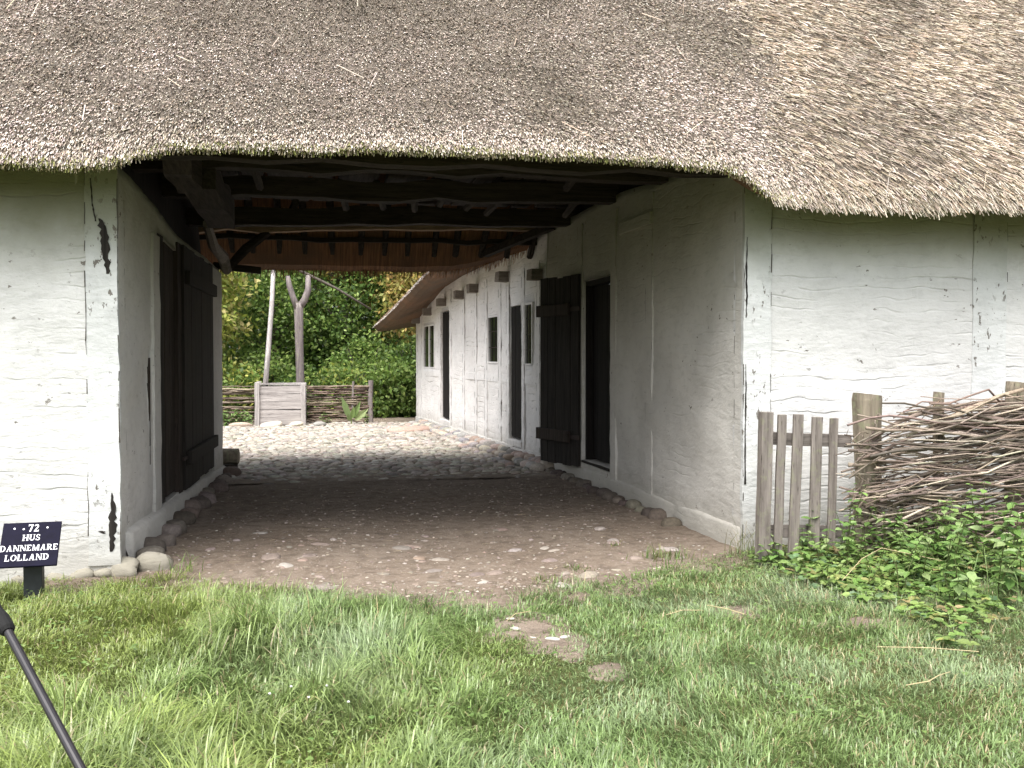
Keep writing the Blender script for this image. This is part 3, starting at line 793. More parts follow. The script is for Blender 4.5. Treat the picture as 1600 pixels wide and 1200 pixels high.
# rear slope: its inner face is what the gateway shows
def rear_eave(u): return np.interp(u, [-7, -1.5, 1.2, 1.8, 2.3, 2.75, 3.3, 9.2], [2.60, 2.61, 2.62, 2.65, 2.75, 2.93, 3.05, 3.05])
us2 = np.arange(-6.2, 9.2, 0.2); rows = []
for u in us2:
    e = float(rear_eave(u)) + 0.015 * float(vnoise(u * 3, 0.0, 2.0))
    rows += [(u, 9.75, 6.21), (u, 11.6, 4.25 + (e - 2.6) * .5), (u, 12.5, e + .72), (u, 13.05, e + .06), (u, 13.2, e), (u, 13.34, e + .1), (u, 13.2, e + .3), (u, 11.6, 4.95), (u, 9.62, 6.95)]
k9 = 9; F = []
for q in range(len(us2) - 1):
    for t in range(8): F.append((q * k9 + t, q * k9 + t + 1, (q + 1) * k9 + t + 1, (q + 1) * k9 + t))
rr = np_obj('thatched_roof', rows, [np.array(F)], M['under'], house, smooth=False); rr['label'] = 'rear thatch slope with reddish brown reed underside'
# hanging reed ends along the rear eave
n = 9000
u = RNG.uniform(-3, 2.9, n); vq = RNG.uniform(0, 1, n)
e = rear_eave(u); P = np.stack([u, 13.2 - vq * .75, e + vq * 0.75 * 1.05 - .005], 1)
D = np.stack([RNG.normal(0, .06, n), np.full(n, .64), np.full(n, -.80)], 1); D /= np.linalg.norm(D, axis=1)[:, None]
V, Q, T, CC = strands(P, D, RNG.uniform(.06, .16, n), RNG.uniform(.005, .010, n), pick([(.34, .17, .08), (.22, .10, .05), (.42, .24, .12), (.14, .07, .04)], n))
np_obj('reed_fringe', V, [Q, T], M['thatch'], rr, col=CC)
for tri in ([(-6.1, 6.6, 2.7), (-6.1, 13.0, 2.7), (-6.1, 9.7, 6.6)], [(9.1, 6.6, 2.7), (9.1, 13.0, 2.7), (9.1, 9.7, 6.6)],
            [(-1.5, 6.8, 2.5), (-1.45, 12.9, 2.3), (-1.45, 9.7, 6.5)], [(3.16, 6.8, 2.9), (3.1, 12.9, 2.8), (3.1, 9.7, 6.5)]):
    mb = MB(); mb.add(tri, [(0, 1, 2)]); lp = mb.build('gable_or_loft_screen', M['wood_dark'], house); lp.modifiers.new('thick', 'SOLIDIFY').thickness = 0.04  # gable ends, plus dark sheets added above the gateway walls for blackness
mb = MB()
for k in range(22): mb.bar((-1.6 + k * .235, 6.9, 3.28 + random.uniform(-.01, .02)), (-1.6 + k * .235 + random.uniform(-.05, .05), 11.5, 3.3 + random.uniform(-.01, .02)), .20, .05)
mb.build('loft_cover', M['beam_y'], house)  # boards added over the gateway to shut light out of the ceiling
# beams across the gateway
for (yy, z0, z1, th, hh, mt) in ((6.98, 2.90, 2.93, .16, .17, 'beam_x'), (8.35, 3.08, 3.13, .17, .17, 'beam_x'), (9.8, 3.10, 3.16, .18, .19, 'beam_x'), (11.35, 3.05, 3.14, .17, .2, 'beam_x'), (12.42, 3.06, 3.17, .15, .10, 'beam_pale'), (12.72, 2.98, 3.0, .07, .06, 'beam_x')):
    mb = MB(); mb.bar((-1.5, yy, z0), (3.08, yy + random.uniform(-.1, .1), z1), th, hh, seg=12, wob=.03 if mt == 'beam_pale' else .028)
    mb.build('ceiling_beam', M[mt], house)
for k in range(13):
    x = -1.15 + k * .33 + random.uniform(-.06, .06); dx = random.uniform(-.12, .12)
    mb = MB(); mb.tube([(x, 12.95, 2.83), (x + dx * .5, 12.0, 3.78), (x + dx, 10.6, 5.2)], [.04, .05, .045], 6, rough=.1); mb.build('rafter', M['beam_y'], house)
for k in range(11):
    x = -.95 + k * .37 + random.uniform(-.12, .12); y0 = 8.5 + random.choice((0, 1.3, 2.6))
    mb = MB(); mb.tube([(x, y0, 3.2), (x + random.uniform(-.15, .2), y0 + random.uniform(.7, 1.2), 3.08 + random.uniform(0, .05))], [.045, .04], 6, rough=.1); mb.build('loft_pole', M['beam_y'], house)
# timbers by the left wall
mb = MB(); mb.bar((-1.02, 6.95, 2.98), (-1.06, 8.5, 2.93), .2, .22, seg=5, wob=.03); mb.build('tie_beam', M['beam_y'], house)
mb = MB(); mb.bar((-1.0, 8.3, 2.96), (-.98, 10.3, 2.9), .27, .26, seg=5, wob=.03); mb.build('tie_beam', M['beam_y'], house)
mb = MB(); mb.tube([(-1.16, 10.6, 2.86), (-1.18, 11.4, 2.72), (-1.14, 12.1, 2.66), (-1.12, 12.3, 2.52)], [.05, .06, .07, .06], 7, rough=.12); mb.build('brace', M['joist'], house)
mb = MB(); mb.tube([(-1.1, 12.45, 2.58), (-.9, 12.4, 2.8), (-.62, 12.4, 3.02)], [.05, .06, .05], 7, rough=.08); mb.build('brace', M['beam_x'], house)
mb = MB(); mb.bar((-1.3, 12.5, 2.60), (-.72, 12.5, 2.545), .09, .085); mb.build('bracket_beam', M['beam_x'], house, bevel=.008)
mb = MB(); mb.bar((2.9, 11.9, 3.12), (2.2, 12.9, 2.86), .1, .09); mb.build('brace', M['beam_x'], house)
# bits of old iron and rotten wood on the left corner post
def rot(pts, name):
    """ragged strip: list of (x, z, half width)"""
    rows = []; n_ = 18; ts = np.linspace(0, 1, n_); k = np.linspace(0, 1, len(pts))
    for t_ in ts:
        x, z, w_ = (np.interp(t_, k, [q[i] for q in pts]) for i in range(3))
        a_, b_ = random.uniform(.35, 1.25) * w_, random.uniform(.35, 1.25) * w_
        rows += [(x - a_, FY - .0165, z), (x + b_, FY - .0165, z)]
    m_ = MB(); m_.add(rows, [(2 * q, 2 * q + 1, 2 * q + 3, 2 * q + 2) for q in range(n_ - 1)])
    return m_.build(name, M['wood_dark'], house)
rot([(-1.46, 2.62, .004), (-1.45, 2.45, .005), (-1.43, 2.34, .006)], 'crack'); rot([(-1.41, 2.36, .012), (-1.385, 2.31, .03), (-1.375, 2.2, .028), (-1.365, 2.08, .022), (-1.36, 2.0, .012)], 'rotten_patch')
rot([(-1.35, .56, .004), (-1.345, .46, .018), (-1.35, .36, .028), (-1.355, .26, .026), (-1.36, .17, .014)], 'rotten_patch'); rot([(-1.42, .31, .02), (-1.40, .29, .012)], 'rotten_patch')
rot([(3.13, 2.35, .003), (3.125, 2.1, .008), (3.13, 1.9, .008), (3.125, 1.75, .003)], 'crack'); rot([(3.125, 1.4, .003), (3.128, 1.2, .006), (3.125, .9, .005), (3.125, .5, .008)], 'crack')
# ================================================================== THE SIDE WING along the yard
wing = thing('farm_wing', (3.5, 17, 0), 'whitewashed half timbered wing with doors and small windows along the yard', 'farm building')
ops = [(1.15, 1.74, .25, 2.21), (.62, .97, 1.34, 2.22), (2.38, 3.0, 1.36, 2.12), (5.84, 6.6, .25, 2.36), (7.25, 8.38, 1.23, 2.14)]
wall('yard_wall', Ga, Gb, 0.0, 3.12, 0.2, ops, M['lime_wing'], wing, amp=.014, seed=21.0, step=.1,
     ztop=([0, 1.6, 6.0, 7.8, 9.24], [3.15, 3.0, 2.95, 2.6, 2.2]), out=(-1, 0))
mb = MB(); mb.box((5.6, 21.45, 1.5), (6.8, .2, 3.0)); mb.build('gable_wall', M['lime_wing'], wing)
for (s0, s1) in ((.28, .42), (.99, 1.12), (1.76, 1.9), (2.2, 2.34), (3.05, 3.2), (3.72, 3.86), (4.6, 4.74), (5.68, 5.82), (6.62, 6.76), (8.6, 8.74), (9.06, 9.22)):
    timber_post(Ga, Gb, s0, s1, .12, 2.72 if s0 < 6 else 2.35, .012, M['lime_wpost'], wing, seg=16, wob=.006, crack=.5, cw=.008)
mb = MB()
for (s0, s1) in ((1.92, 2.18), (2.36, 3.03), (3.22, 3.7), (3.88, 4.58), (4.76, 5.66), (6.78, 8.58), (.44, .97)):
    mb = MB(); wall_box(mb, Ga, Gb, s0, s1, 1.08, 1.19, -.02, .010, jit=.003); mb.build('rail', M['lime_wpost'], wing)
mb = MB()
for k in range(18): wall_box(mb, Ga, Gb, k * .51, (k + 1) * .51, .03, .15 + random.uniform(-.01, .01), -.02, .03 + random.uniform(0, .01), jit=.003)
mb.build('sill_beam', M['lime_wpost'], wing, bevel=.01)
for s, z, wd in ((.27, 2.56, .22), (1.88, 2.66, .2), (3.7, 2.61, .18), (4.72, 2.57, .18), (6.2, 2.52, .17), (7.6, 2.4, .17), (8.9, 2.28, .17)):
    mb = MB(); wall_box(mb, Ga, Gb, s - wd / 2, s + wd / 2, z - .075, z + .075, -.1, .17, jit=.008); mb.build('beam_end', M['joist'], wing, bevel=.008)
def window(s0, s1, z0, z1, ncol, nrow, mull=None):
    f = MB(); t = .028
    wall_box(f, Ga, Gb, s0 + .002, s0 + t, z0 + .002, z1 - .002, -.07, .012); wall_box(f, Ga, Gb, s1 - t, s1 - .002, z0 + .002, z1 - .002, -.07, .012)
    wall_box(f, Ga, Gb, s0 + t + .001, s1 - t - .001, z1 - t, z1 - .003, -.07, .011); wall_box(f, Ga, Gb, s0 + t + .001, s1 - t - .001, z0 + .003, z0 + t, -.07, .018)
    if mull: wall_box(f, Ga, Gb, mull - .03, mull + .03, z0 + t + .001, z1 - t - .001, -.07, .010)
    fr_ = f.build('window', M['lime_wpost'], wing)
    q = MB(); wall_box(q, Ga, Gb, s0 + .02, s1 - .02, z0 + .02, z1 - .02, -.02, -.012); q.build('pane', M['glass'], fr_)
    b_ = MB()
    for k in range(1, ncol): 
        s = s0 + (s1 - s0) * k / ncol
        if mull and abs(s - mull) < .05: continue
        wall_box(b_, Ga, Gb, s - .007, s + .007, z0 + t, z1 - t, -.011, -.004)
    for k in range(1, nrow):
        z = z0 + (z1 - z0) * k / nrow; wall_box(b_, Ga, Gb, s0 + t, s1 - t, z - .006, z + .006, -.010, -.005)
    b_.build('glazing_bars', M['wood_brown'], fr_)
window(.62, .97, 1.34, 2.22, 2, 4); window(2.38, 3.0, 1.36, 2.12, 3, 3); window(7.25, 8.38, 1.23, 2.14, 4, 3, mull=7.8)
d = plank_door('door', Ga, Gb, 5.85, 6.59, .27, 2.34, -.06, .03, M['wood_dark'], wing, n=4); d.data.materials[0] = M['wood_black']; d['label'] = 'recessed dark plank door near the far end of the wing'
d = plank_door('door', Ga, Gb, 1.16, 1.73, .27, 2.2, -.05, .03, M['wood_black'], wing, n=3)  # planks added, coloured near-black for the darkness of the open doorway
for (q0, q1) in ((1.08, 1.82), (5.78, 6.66)):
    mb = MB(); wall_box(mb, Ga, Gb, q0, q1, .155, .245, -.045, .03, jit=.005); mb.build('doorstep', M['lime_wpost'], wing, bevel=.01)
# wing roof: swept eave, thatch thickness, ridge
ST = [(12.9, 2.02, 2.97, 3.06), (13.6, 2.0, 2.93, 3.02), (15.5, 1.93, 2.84, 2.97), (17.2, 1.82, 2.72, 2.93), (18.5, 1.72, 2.56, 2.86), (20.2, 1.50, 2.28, 2.55), (21.2, 1.37, 2.14, 2.32), (21.95, 1.28, 2.06, 2.16)]
ys = np.linspace(12.9, 21.95, 40); sy = [s[0] for s in ST]
rows = []; crv = []
for yv in ys:
    xo = np.interp(yv, sy, [s[1] for s in ST]); zo = np.interp(yv, sy, [s[2] for s in ST]) + .015 * float(vnoise(yv * 3, 0., 1.)); zi = np.interp(yv, sy, [s[3] for s in ST])
    xw = np.interp(yv, [12.3, 21.5], [2.93, 2.12]) + .12
    hip = np.interp(yv, [12.9, 18, 21.95], [0, 0, 1.3])
    rows += [(5.6, yv, 6.0 - hip), (xw + .4, yv, zi + .5), (xw, yv, zi + .02), (xo + .1, yv, zo - .01), (xo, yv, zo), (xo - .07, yv, zo + .08), (xo - .04, yv, zo + .17), (xo + 1.0, yv, zo + 1.2), (5.6, yv, 6.35 - hip), (9.2, yv, 2.6)]
    crv.append((xo, zo))
kk = 10; F = []
for q in range(len(ys) - 1):
    for t in range(kk - 1): F.append((q * kk + t, q * kk + t + 1, (q + 1) * kk + t + 1, (q + 1) * kk + t))
F_cap = [tuple((len(ys) - 1) * kk + t for t in range(kk))]
crv = np.array(crv)
n = 9000
yy = RNG.uniform(13, 21.95, n); t = RNG.uniform(0, 1, n) ** 1.6; t2 = t * 1.1
xo = np.interp(yy, ys, crv[:, 0]); zo = np.interp(yy, ys, crv[:, 1])
P = np.stack([xo - .05 + t2 * 1.0, yy, zo + .12 + t2 * 1.02], 1)
D = np.stack([np.full(n, -.7) + RNG.normal(0, .12, n), RNG.normal(0, .15, n), np.full(n, -.55)], 1); D /= np.linalg.norm(D, axis=1)[:, None]
V, Q, T, CC = strands(P, D, RNG.uniform(.05, .10, n), RNG.uniform(.008, .016, n), pick([(.44, .40, .37), (.34, .30, .27), (.52, .49, .46), (.24, .2, .18)], n))
nb = len(rows)
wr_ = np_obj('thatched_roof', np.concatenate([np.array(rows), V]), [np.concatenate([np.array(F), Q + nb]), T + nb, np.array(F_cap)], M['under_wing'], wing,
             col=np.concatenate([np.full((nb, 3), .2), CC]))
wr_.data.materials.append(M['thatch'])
mi = np.zeros(len(wr_.data.polygons), np.int32); mi[len(F):-1] = 1
wr_.data.polygons.foreach_set('material_index', mi)

# ================================================================== STONES
def field_stone(c, size, label, group, cat='stone', col=None, name='field_stone'):
    rz = random.uniform(0, 6.28)
    V = stone_verts(c, size, rz, EV2)
    cc = np.tile(col if col is not None else pick(STONE_PAL, 1)[0], (len(V), 1))
    return meta(np_obj(name, V, [EQ2, ET2], M['stone'], col=cc, smooth=True), label, cat, group)
s = -.3
while s < 8.6:
    for row in range(3 if s > .2 else 2):
        sz = random.uniform(.12, .24) * (1 - .18 * row)
        p = on_wall(Ga, Gb, s + random.uniform(-.05, .05), .08 + row * .16 + random.uniform(-.03, .03))
        field_stone((p[0], p[1], .075 - .03 * row), (sz * 1.15, sz, sz * .62), 'grey rounded fieldstone in the footing along the whitewashed wing wall', 'fieldstones along the wing wall')
    s += .2
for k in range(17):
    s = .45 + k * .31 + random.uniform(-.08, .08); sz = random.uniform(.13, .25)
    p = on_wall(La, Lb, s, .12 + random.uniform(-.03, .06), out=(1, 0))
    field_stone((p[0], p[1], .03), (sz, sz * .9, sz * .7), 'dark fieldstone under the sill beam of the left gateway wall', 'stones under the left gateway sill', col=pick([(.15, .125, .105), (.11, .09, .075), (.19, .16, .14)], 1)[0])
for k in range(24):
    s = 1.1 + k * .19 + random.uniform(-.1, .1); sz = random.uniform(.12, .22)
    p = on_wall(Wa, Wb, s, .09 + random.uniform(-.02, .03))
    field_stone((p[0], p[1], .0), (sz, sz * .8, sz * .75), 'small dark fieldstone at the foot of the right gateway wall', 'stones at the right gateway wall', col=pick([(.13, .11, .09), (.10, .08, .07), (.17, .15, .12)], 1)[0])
field_stone((1.72, 18.6, .05), (.95, .5, .14), 'flat reddish step stone below the far door of the wing', None, 'stone', np.array((.42, .30, .25)), 'step_stone')
for q, (x, lab) in enumerate(((-1.62, 'brownish flat stone left of the plank well box'), (-1.0, 'pale flat stone under the left half of the well box'), (-.5, 'pale yellowish flat stone under the right half of the well box'), (-.02, 'grey stone at the right foot of the well box'))):
    field_stone((x, 20.75, .03), (.5 if q < 3 else .3, .3, .14), lab, None, 'stone', np.array(((.40, .32, .26), (.48, .44, .38), (.55, .50, .40), (.28, .27, .25))[q]))
# loose stones on the earth
for k in range(105):
    x = random.uniform(-1.0, 2.6); y = 5.75 + random.random() ** 1.6 * 2.4
    if y < float(edge_y(x)) + .05: continue
    sz = random.choice((.03, .04, .05, .06, .09, .12)) * random.uniform(.8, 1.2)
    field_stone((x, y, float(floor_z(np.array(x), np.array(y))) - sz * .09), (sz * random.uniform(1.1, 1.9), sz, sz * .45), 'small pale stone lying loose on the trodden earth', 'loose stones on the gateway floor',
                col=pick([(.26, .22, .19), (.21, .175, .15), (.33, .29, .26), (.25, .19, .16)], 1)[0], name='loose_stone')
for k, (x, y, sz) in enumerate(((1.02, 5.0, .04), (1.17, 4.78, .055), (1.24, 4.8, .045), (1.07, 4.82, .03), (1.03, 5.2, .035))):
    field_stone((x, y, .0), (sz * 1.5, sz, sz * .3), 'whitish stone chip on the bare patch in the lawn', 'stone chips on the bare lawn patch', col=np.array((.42, .39, .35)), name='stone_chip')
# timber log at the far end of the left wall
t = thing('log', (-1.12, 12.62, 0), 'round grey log end sticking out at the foot of the left gateway post', 'log')
mb = MB(); mb.tube([(-1.5, 12.66, .2), (-1.02, 12.62, .2)], [.105, .1], 12, rough=.05); mb.build('trunk', M['stump'], t)
mb = MB(); mb.box((-1.2, 12.64, .05), (.34, .22, .1), jit=.015); mb.build('bearer', M['wood_brown'], t, bevel=.01)

# ================================================================== WELL, SWEEP, WICKER FENCES IN THE YARD
well = thing('well_box', (-.83, 21.3, 0), 'silvery plank well box with corner posts in front of the wood', 'well')
x0, x1, y0, y1 = -1.31, -.35, 20.95, 21.75
for (x, y) in ((x0, y0), (x1, y0), (x0, y1), (x1, y1)):
    mb = MB(); mb.bar((x, y, -.02), (x + random.uniform(-.01, .01), y, .93 if x == x0 else .90), .10, .10, up=(0, 1, 0), seg=4, wob=.006); mb.build('post', M['wood_silver_z'], well, bevel=.008)
for k in range(5):
    z = .10 + k * .165
    for y in (y0 + .01, y1 - .01):
        mb = MB(); mb.bar((x0 + .05, y, z), (x1 - .05, y, z + random.uniform(-.012, .012)), .03, .158, seg=5, wob=.005); mb.build('plank', M['wood_silver'], well)
    for x in (x0, x1):
        mb = MB(); mb.bar((x, y0 + .05, z), (x, y1 - .05, z), .03, .158, seg=2, wob=.004); mb.build('plank', M['wood_silver'], well)
mb = MB()
for k in range(3): mb.box(((x0 + x1) / 2, y0 + .25 + k * .2, .885), (.98, .16, .03), jit=.004)
mb.build('cover', M['wood_silver'], well)
sw = thing('well_sweep', (-.42, 22.1, 0), 'old well sweep: forked grey post carrying a long pole and hanging rod', 'well sweep')
mb = MB(); mb.tube([(-.42, 22.1, -.1), (-.44, 22.1, .9), (-.45, 22.1, 1.7), (-.46, 22.1, 2.55), (-.47, 22.1, 2.68)], [.115, .10, .095, .105, .095], 10, rough=.10); mb.build('forked_post', M['bark_pale'], sw, smooth=True)
mb = MB(); mb.tube([(-.48, 22.1, 2.56), (-.58, 22.1, 2.8), (-.66, 22.1, 3.05), (-.70, 22.1, 3.28)], [.085, .07, .06, .045], 8, rough=.1); mb.build('fork', M['bark_pale'], sw, smooth=True)
mb = MB(); mb.tube([(-.46, 22.1, 2.56), (-.33, 22.1, 2.74), (-.245, 22.1, 2.98), (-.25, 22.1, 3.3)], [.09, .08, .07, .055], 8, rough=.1); mb.build('fork', M['bark_pale'], sw, smooth=True)
mb = MB(); mb.tube([(1.15, 22.1, 2.55), (.35, 22.1, 3.03), (-.46, 22.1, 3.42), (-1.0, 22.1, 3.78)], [.022, .026, .035, .03], 8, rough=.08); mb.build('sweep_pole', M['bark'], sw, smooth=True)
mb = MB(); mb.tube([(-.98, 21.95, 3.8), (-1.03, 21.7, 2.6), (-1.10, 21.5, 1.6), (-1.17, 21.35, .72)], [.045, .05, .055, .055], 8); mb.build('hanging_rod', M['wood_silver_z'], sw, smooth=True)

ROD = [(.18, .14, .11), (.24, .19, .15), (.30, .245, .19), (.09, .07, .055), (.40, .34, .265), (.19, .14, .115)]
def woven(mb, xs, y, z, amp, rad, slope=0.0, pal=ROD):
    pts = []
    ph = random.choice((0, PI))
    for i, x in enumerate(xs):
        pts.append((x, y + amp * math.cos(i * PI / 2 + ph) + random.uniform(-.006, .006), z + slope * (x - xs[0]) + random.uniform(-.012, .012)))
    r = [rad * (1 - .45 * i / len(pts)) for i in range(len(pts))]
    if random.random() < .4: r = r[::-1]
    mb.tube(pts, r, 5, col=pick(pal, 1)[0])
def yard_fence(xa, xb, y, label, posts):
    f = thing('wicker_fence', ((xa + xb) / 2, y, 0), label, 'wicker fence', 'wicker fences by the well')
    mb = MB(); z = .06
    while z < .84:
        for rep in range(2):
            a = xa - random.uniform(0, .08); b = xb + random.uniform(0, .05)
            woven(mb, np.linspace(a, b, int((b - a) / .14) + 2), y, z + random.uniform(-.01, .01), .045, random.uniform(.015, .026), random.uniform(-.02, .02), [(c[0] * .7, c[1] * .66, c[2] * .64) for c in ROD])
        z += .05
    mb.build('wickerwork', M['rod'], f, usecol=True, smooth=True)
    for (x, h, r) in posts:
        mb = MB(); mb.tube([(x, y, -.1), (x + random.uniform(-.02, .02), y, h * .5), (x, y, h)], [r, r * .95, r * .9], 7, rough=.08); mb.build('post', M['bark_pale'], f)
yard_fence(-3.6, -1.42, 21.45, 'dark wicker fence left of the well box', [(x, .90, .03) for x in (-3.5, -2.9, -2.15)])
yard_fence(-.24, 1.1, 21.45, 'brown wicker fence right of the well box ending at a stout post', [(.72, .93, .03), (1.1, .95, .06)])
# ================================================================== FRONT: PICKET GATE AND WICKER FENCE
gate = thing('picket_gate', (3.35, 6.28, 0), 'short weathered grey picket gate leaning against the white wall corner', 'gate')
for (x, w_, t_, z1, zb, tl) in ((3.07, .085, .07, 1.07, -.02, .02), (3.19, .065, .025, 1.05, 0, .025), (3.315, .075, .025, 1.05, 0, .03), (3.46, .08, .025, 1.03, .08, .015), (3.59, .06, .025, 1.02, .1, .01)):
    mb = MB(); mb.bar((x - tl, 6.26, zb), (x + .005, 6.26, z1), w_, t_, up=(0, 1, 0), seg=6, wob=.0025)
    o = mb.build('post' if w_ == .085 else 'picket', M['wood_grey'], gate, bevel=.004)
for z in (.86, .20):
    mb = MB(); mb.bar((3.09, 6.30, z + .02), (3.75, 6.30, z - .01), .03, .09, seg=3, wob=.004); mb.build('rail', M['wood_grey_x'], gate, bevel=.004)

wf = thing('wicker_fence', (4.8, 6.25, 0), 'loosely woven wicker fence of bare branches beside the picket gate', 'wicker fence')
for (x, y, h, r, r2) in ((3.83, 6.22, 1.19, .085, .105), (4.03, 6.42, 1.17, .036, .036), (4.40, 6.22, 1.20, .042, .04), (5.02, 6.2, 1.27, .075, .068), (5.65, 6.22, 1.25, .045, .04), (6.3, 6.22, 1.2, .06, .06)):
    mb = MB(); mb.tube([(x, y, -.1), (x + .01, y, h * .45), (x, y, h - .04), (x + .005, y, h)], [r, r * .97, r2, r2 * .97], 12 if r > .06 else 8, rough=.05); mb.build('post', M['stump'], wf)
mb = MB()
def rod_path(xa, xb, z, slope, bow, y0, amp, step=.16):
    n = max(4, int(abs(xb - xa) / step)); pts = []; ph = random.uniform(0, 6.28)
    for i in range(n + 1):
        t = i / n; x = xa + (xb - xa) * t
        pts.append((x, y0 + amp * math.cos((x - 3.83) / .6 * PI + (0 if math.cos(ph) > 0 else PI)) + random.uniform(-.012, .012), z + slope * (x - xa) + bow * math.sin(PI * t) + .35 * bow * math.sin(PI * t * 2.7 + ph) + random.uniform(-.014, .014)))
    return pts
for k in range(300):
    top = random.random()
    z = .03 + 1.05 * (k / 300) + random.uniform(-.04, .04)
    xa = random.choice((3.64, 3.68, 3.70, 3.74, 3.78, 3.9, 4.1, 4.4, 4.8)) + random.uniform(-.12, .12); xb = min(xa + random.uniform(1.1, 2.8), 6.5)
    if z > .92: xa = max(xa, 3.86 + (z - .92) * 2.2)
    if .28 < z < .50 and random.random() < .8 and xa < 4.8:               # the ragged hole low in the weave
        xb = min(xb, random.uniform(4.2, 4.5)); 
        if xb - xa < .4: continue
    sl_ = random.gauss(.05, .12)
    r0 = random.choice((.005, .006, .007, .009, .012))
    pts = rod_path(xa, xb, z - sl_ * max(0, xb - xa) * .4, sl_, random.gauss(.02, .07), (6.22 if k % 2 else 6.09) - .10 * math.exp(-((z - .6) / .35) ** 2), random.uniform(.05, .11) if k % 2 else .03)
    rad = [r0 * (1 - .5 * i / len(pts)) for i in range(len(pts))]
    if random.random() < .5: rad = rad[::-1]
    mb.tube(pts, rad, 6, col=pick(ROD, 1)[0] * 1.05)
for k in range(26):                                                        # thin tangle round the stump
    x = random.uniform(3.6, 3.85); z = random.uniform(.3, .95); q = [(x + .1, 6.1, z)]
    for t_ in range(5): q.append((q[-1][0] - random.uniform(-.03, .07), 6.1 + random.uniform(-.04, .04), q[-1][2] + random.uniform(-.07, .05)))
    mb.tube(q, [.004, .004, .0035, .003, .0025, .002], 5, col=pick(ROD, 1)[0])
for k in range(110):                                                        # frayed twig ends
    x = random.uniform(3.7, 6); z = random.uniform(.15, 1.0); a = random.gauss(0, .6); L = random.uniform(.12, .4)
    p = (x, 6.12 + random.uniform(-.05, .03), z)
    mb.tube([p, (x + L * .5 * math.cos(a), p[1] - .02, z + L * .5 * math.sin(a)), (x + L * math.cos(a), p[1] - random.uniform(0, .06), z + L * math.sin(a) - .02)], [.0035, .003, .0015], 4, col=pick([(.40, .32, .22), (.30, .21, .15), (.46, .40, .28)], 1)[0])
mb.build('wickerwork', M['rod'], wf, usecol=True, smooth=True)
for pts, r0 in (([(3.80, 6.1, .89), (4.0, 6.09, 1.0), (4.25, 6.1, 1.08), (4.4, 6.14, 1.09), (4.8, 6.3, 1.12), (5.3, 6.3, 1.13)], .017),
                ([(4.3, 6.14, .97), (4.55, 6.1, 1.08), (4.8, 6.1, 1.17), (5.0, 6.1, 1.22)], .018),
                ([(4.15, 6.1, .90), (4.4, 6.1, .955), (4.7, 6.12, .95), (4.95, 6.13, .93), (5.4, 6.15, .99)], .015),
                ([(4.65, 6.12, 1.02), (4.9, 6.1, 1.1), (5.2, 6.1, 1.16), (5.7, 6.12, 1.18)], .016),
                ([(4.15, 6.08, .66), (4.4, 6.08, .74), (4.7, 6.1, .72), (5.0, 6.13, .68)], .017),
                ([(3.72, 6.1, .1), (3.9, 6.1, .28), (4.0, 6.1, .42), (4.1, 6.12, .5)], .016),
                ([(4.0, 6.08, .32), (4.3, 6.07, .30), (4.7, 6.07, .27), (5.3, 6.05, .24)], .012),
                ([(4.45, 6.08, .42), (4.65, 6.08, .53), (4.75, 6.07, .58)], .016),
                ([(3.66, 6.06, .74), (3.85, 6.06, .80), (4.1, 6.07, .90), (4.45, 6.08, .93), (4.9, 6.08, .86)], .013), ([(4.0, 6.06, .58), (4.3, 6.05, .66), (4.6, 6.05, .80), (4.9, 6.07, .92), (5.3, 6.1, 1.0)], .014),
                ([(3.6, 6.07, .70), (3.75, 6.05, .71), (3.95, 6.05, .78), (4.2, 6.06, .80)], .011), ([(4.5, 6.05, .74), (4.8, 6.04, .88), (5.1, 6.05, .92), (5.4, 6.08, .88)], .015), ([(4.3, 6.06, .98), (4.6, 6.06, 1.03), (4.9, 6.06, 1.0), (5.2, 6.08, 1.05)], .014), ([(3.75, 6.05, .5), (4.0, 6.05, .52), (4.25, 6.06, .6), (4.5, 6.06, .58)], .010),
                ([(5.05, 6.1, 1.30), (5.2, 6.1, 1.2), (5.35, 6.1, 1.13)], .012)):
    m2_ = MB(); m2_.tube(pts, [r0 * (1 - .3 * i / len(pts)) for i in range(len(pts))], 8, rough=.06, col=pick([(.21, .15, .122), (.29, .215, .17), (.25, .2, .155)], 1)[0]); m2_.build('branch', M['rod'], wf, usecol=True, smooth=True)

# ================================================================== SIGN
sg = thing('information_sign', (-1.72, 6.12, 0), 'small black museum sign with white lettering on a short dark post', 'sign')
mb = MB(); mb.box((-1.69, 6.18, .15), (.105, .06, .36)); mb.build('post', M['signpost'], sg, bevel=.006)
tilt = R(-38); yaw = R(4)
BM = Matrix.Translation((-1.695, 6.13, .34)) @ Matrix.Rotation(yaw, 4, 'Z') @ Matrix.Rotation(tilt, 4, 'X')
def on_board(pts): return [tuple(BM @ Vector(p)) for p in pts]     # board: x across, z up, front is -y
mb = MB(); W2, H2 = .160, .146
mb.add(on_board([(x, y, z) for x in (-W2, W2) for y in (-.008, .008) for z in (-H2, H2)]), [(0, 1, 3, 2), (4, 6, 7, 5), (0, 4, 5, 1), (2, 3, 7, 6), (0, 2, 6, 4), (1, 5, 7, 3)])
bd = mb.build('board', M['black'], sg, bevel=.003)
GL = {}
def rect(x0, y0, x1, y1): return [(x0, y0), (x1, y0), (x1, y1), (x0, y1)]
def diag(x0, y0, x1, y1, t): return [(x0, y0), (x0 + t, y0), (x1 + t, y1), (x1, y1)]
def arc(cx, cy, rx, ry, a0, a1, t0, t1=None, n=10):
    t1 = t1 or t0; r = []
    for i in range(n):
        p, q = R(a0 + (a1 - a0) * i / n), R(a0 + (a1 - a0) * (i + 1) / n)
        fo = lambda a: (cx + rx * math.cos(a), cy + ry * math.sin(a)); fi = lambda a: (cx + (rx - t0) * math.cos(a), cy + (ry - t1) * math.sin(a))
        r.append([fo(p), fo(q), fi(q), fi(p)])
    return r
